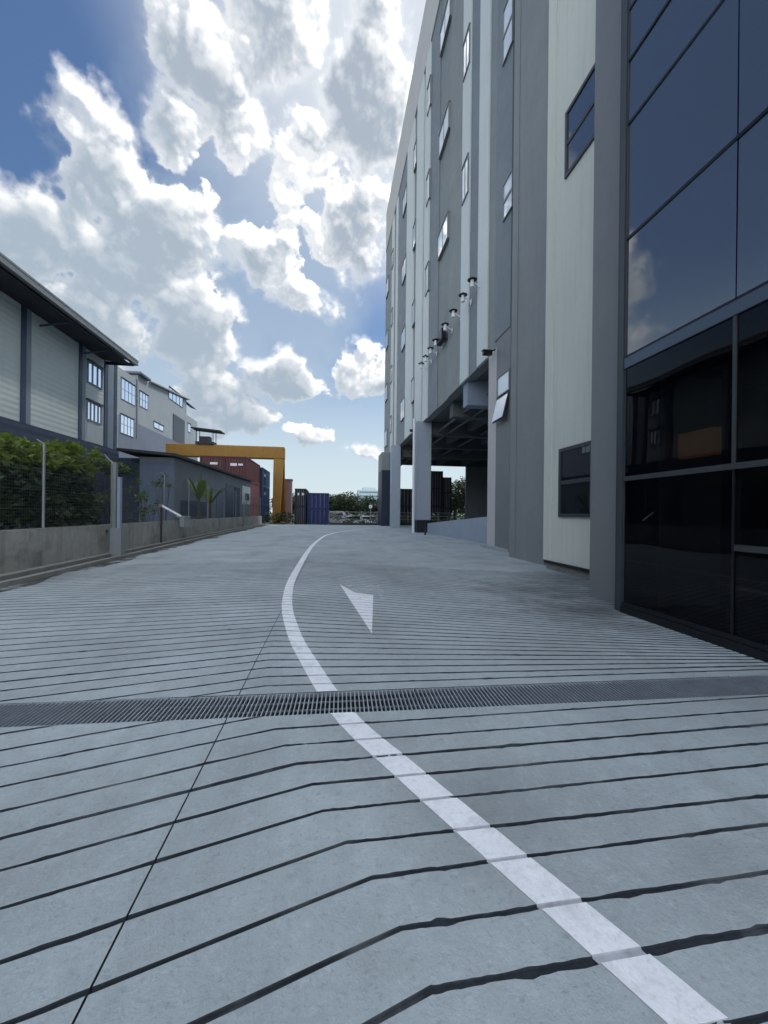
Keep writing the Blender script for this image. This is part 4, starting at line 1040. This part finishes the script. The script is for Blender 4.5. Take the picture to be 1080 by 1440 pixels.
def van(px, label, Y, seed, kind=0):
    P = on_y(px, 725, Y); e = empty('parked_van' if kind == 0 else 'parked_car', (P.x, Y, -.28), label, 'van' if kind == 0 else 'car')
    Lh, H, W_ = (2.3, 2.05, 1.7) if kind == 0 else (2.1, 1.45, 1.7)
    prof = [(-Lh, .35), (Lh, .35), (Lh, .95), (Lh - .35, 1.1), (Lh - 1.05, H), (-Lh + .1, H), (-Lh, .9)] if kind == 0 else [(-Lh, .3), (Lh, .3), (Lh, .75), (Lh - .9, .9), (Lh - 1.5, H), (-Lh + .9, H), (-Lh + .3, .95), (-Lh, .85)]
    b = MB(); n = len(prof)
    b.poly([(x, -W_ / 2, z) for x, z in prof]); b.poly([(x, W_ / 2, z) for x, z in prof][::-1])
    for i in range(n):
        (xa, za), (xc, zc) = prof[i], prof[(i + 1) % n]; b.poly([(xa, W_ / 2, za), (xc, W_ / 2, zc), (xc, -W_ / 2, zc), (xa, -W_ / 2, za)])
    for nm, mb, mt_ in [('body', b, 'whitep'), ('side_window', MB().box(-Lh + 1.0, Lh - 1.15, -W_ / 2 - .012, -W_ / 2 + .02, H - .75, H - .2), 'glass_dk')]:
        o = mb.build(nm, mt_, e); o.matrix_parent_inverse = Matrix.Identity(4)
    for sx in (-1, 1):
        for sy in (-1, 1):
            w = MB().tube((sx * Lh * .62, sy * (W_ / 2 - .1) - .11, .33), (sx * Lh * .62, sy * (W_ / 2 - .1) + .11, .33), .33, n=16).build('wheel', 'tyre', e); w.matrix_parent_inverse = Matrix.Identity(4)
van(471, 'white van with dark side window right of the deep blue containers', 58, 1); van(497, 'white car parked behind the rail fence, right of the white van', 59, 2, 1); van(519, 'small white car partly hidden near the far building corner', 61, 3, 1)
e = empty('flood_lamp', (on_y(521, 725, 52).x, 52, 0), 'short post with a white round lamp behind the rail fence', 'lamp post')
for nm, mb, mt_ in (('post', MB().tube((0, 0, -.2), (0, 0, 2.3), .06), 'galv'), ('lamp_head', MB().tube((0, -.12, 2.4), (0, .12, 2.4), .25, n=12), 'whitep')):
    o = mb.build(nm, mt_, e); o.matrix_parent_inverse = Matrix.Identity(4)

def tree(px, ytop, wpx, Y, label, seed, mtl='leaf_dk', n=60):
    rng = random.Random(seed); T = on_y(px, ytop, Y); H = T.z + .3; r = wpx / 545 * Y * .5
    e = empty('tree', (T.x, Y, -.3), label, 'tree', 'trees beyond the driveway end')
    st = MB(); st.tube((0, 0, 0), (.1, 0, H * .45), r * .08, r * .05, n=7); f = MB()
    for i in range(n):
        d = Vector((rng.gauss(0, 1), rng.gauss(0, 1), rng.gauss(0, 1))).normalized() * rng.random() ** .35
        c = Vector((d.x * r * .9, d.y * r * .8, H * .60 + d.z * H * .36)); 
        if i < 9: st.tube((.1, 0, H * .42), c * .85 + Vector((0, 0, H * .06)), r * .03, r * .008, n=5)
        f.blob(c, (r * .28, r * .28, H * .09), 46, max(.28, r * .09), rng)
    for nm, mb, mt_ in (('trunk', st, 'bark'), ('crown', f, mtl)):
        o = mb.build(nm, mt_, e); o.matrix_parent_inverse = Matrix.Identity(4)
tw = [(405, 688, 34, 70, 'tree just right of the crane leg, left of the dark containers'), (440, 700, 40, 85, 'tree rising behind the deep blue containers'), (462, 694, 36, 80, 'tree right behind the deep blue containers'),
      (485, 691, 42, 78, 'round topped tree in the middle of the far gap'), (508, 697, 38, 82, 'low tree below the far tower block'), (531, 695, 40, 75, 'tree beside the far corner of the grey building'),
      (572, 692, 46, 75, 'tree seen between the loading bay columns'), (640, 676, 52, 62, 'dark tree seen through the open loading bay'), (655, 668, 46, 57, 'bushy tree at the right of the loading bay view'), (425, 704, 50, 110, 'distant tree behind the dark containers')]
for i, (px, yt, wp, Y, lb_) in enumerate(tw): tree(px, yt, wp * 1.35, Y, lb_, 20 + i, 'leaf_dk', 95)
rng = random.Random(77); wd = MB()
for i in range(260):
    a = rng.uniform(-1.0, 1.0); Y = rng.uniform(150, 190); X = a * 200
    wd.blob((X, Y, rng.uniform(1, 6.5)), (5, 3, 2.4), 34, 1.3, rng)
tag(wd.build('far_wood', 'leaf_dk'), 'far green band of trees along the horizon', 'wood', kind='stuff')
tb = empty('tower_block', (0, 300, 0), 'pale low tower block far off between trees and the grey building', 'building'); 
xa, xc = on_y(504, 690, 300).x, on_y(534, 690, 300).x; zt_ = on_y(520, 689, 300).z
tb.location.x = xa
MB().box(xa, xc, 300, 315, -1, zt_).build('wall', 'farwall', tb); MB().box(xa + 4, xc - 3, 302, 313, zt_, zt_ + 2).build('roof', 'farwall', tb)
wn = MB()
for k in range(6):
    wn.box(xa + 1, xc - 1, 299.7, 299.99, zt_ - 2.2 - k * 3, zt_ - 1.2 - k * 3)
wn.build('window_band', 'fac2b', tb)
# dark stacks seen through the bay
for (pa, pb_, yt, lab) in ((605, 622, 662, 'tall dark container stack seen through the loading bay'), (623.5, 634, 671, 'lower dark container stack right of the tall one through the loading bay')):
    xa, xc = on_y(pa, 700, 56).x, on_y(pb_, 700, 56).x; H = on_y(pa, yt, 56).z / 3
    for k in range(3): container('shipping_container', ((xa + xc) / 2, 59, k * H), 6, xc - xa, H - .02, 'black_box', lab.replace('container stack', ['bottom', 'middle', 'top'][k] + ' container of the stack'), 1, group='dark containers beyond the loading bay')
container('shipping_container', (on_y(571, 700, 57).x, 60, 0), 6, 2.6, 2.6, 'black_box', 'single dark container seen between the two bay columns, lower one', 1, group='dark containers beyond the loading bay')
container('shipping_container', (on_y(571, 700, 57).x, 60, 2.62), 6, 2.6, 2.6, 'black_box', 'single dark container seen between the two bay columns, upper one', 1, group='dark containers beyond the loading bay')
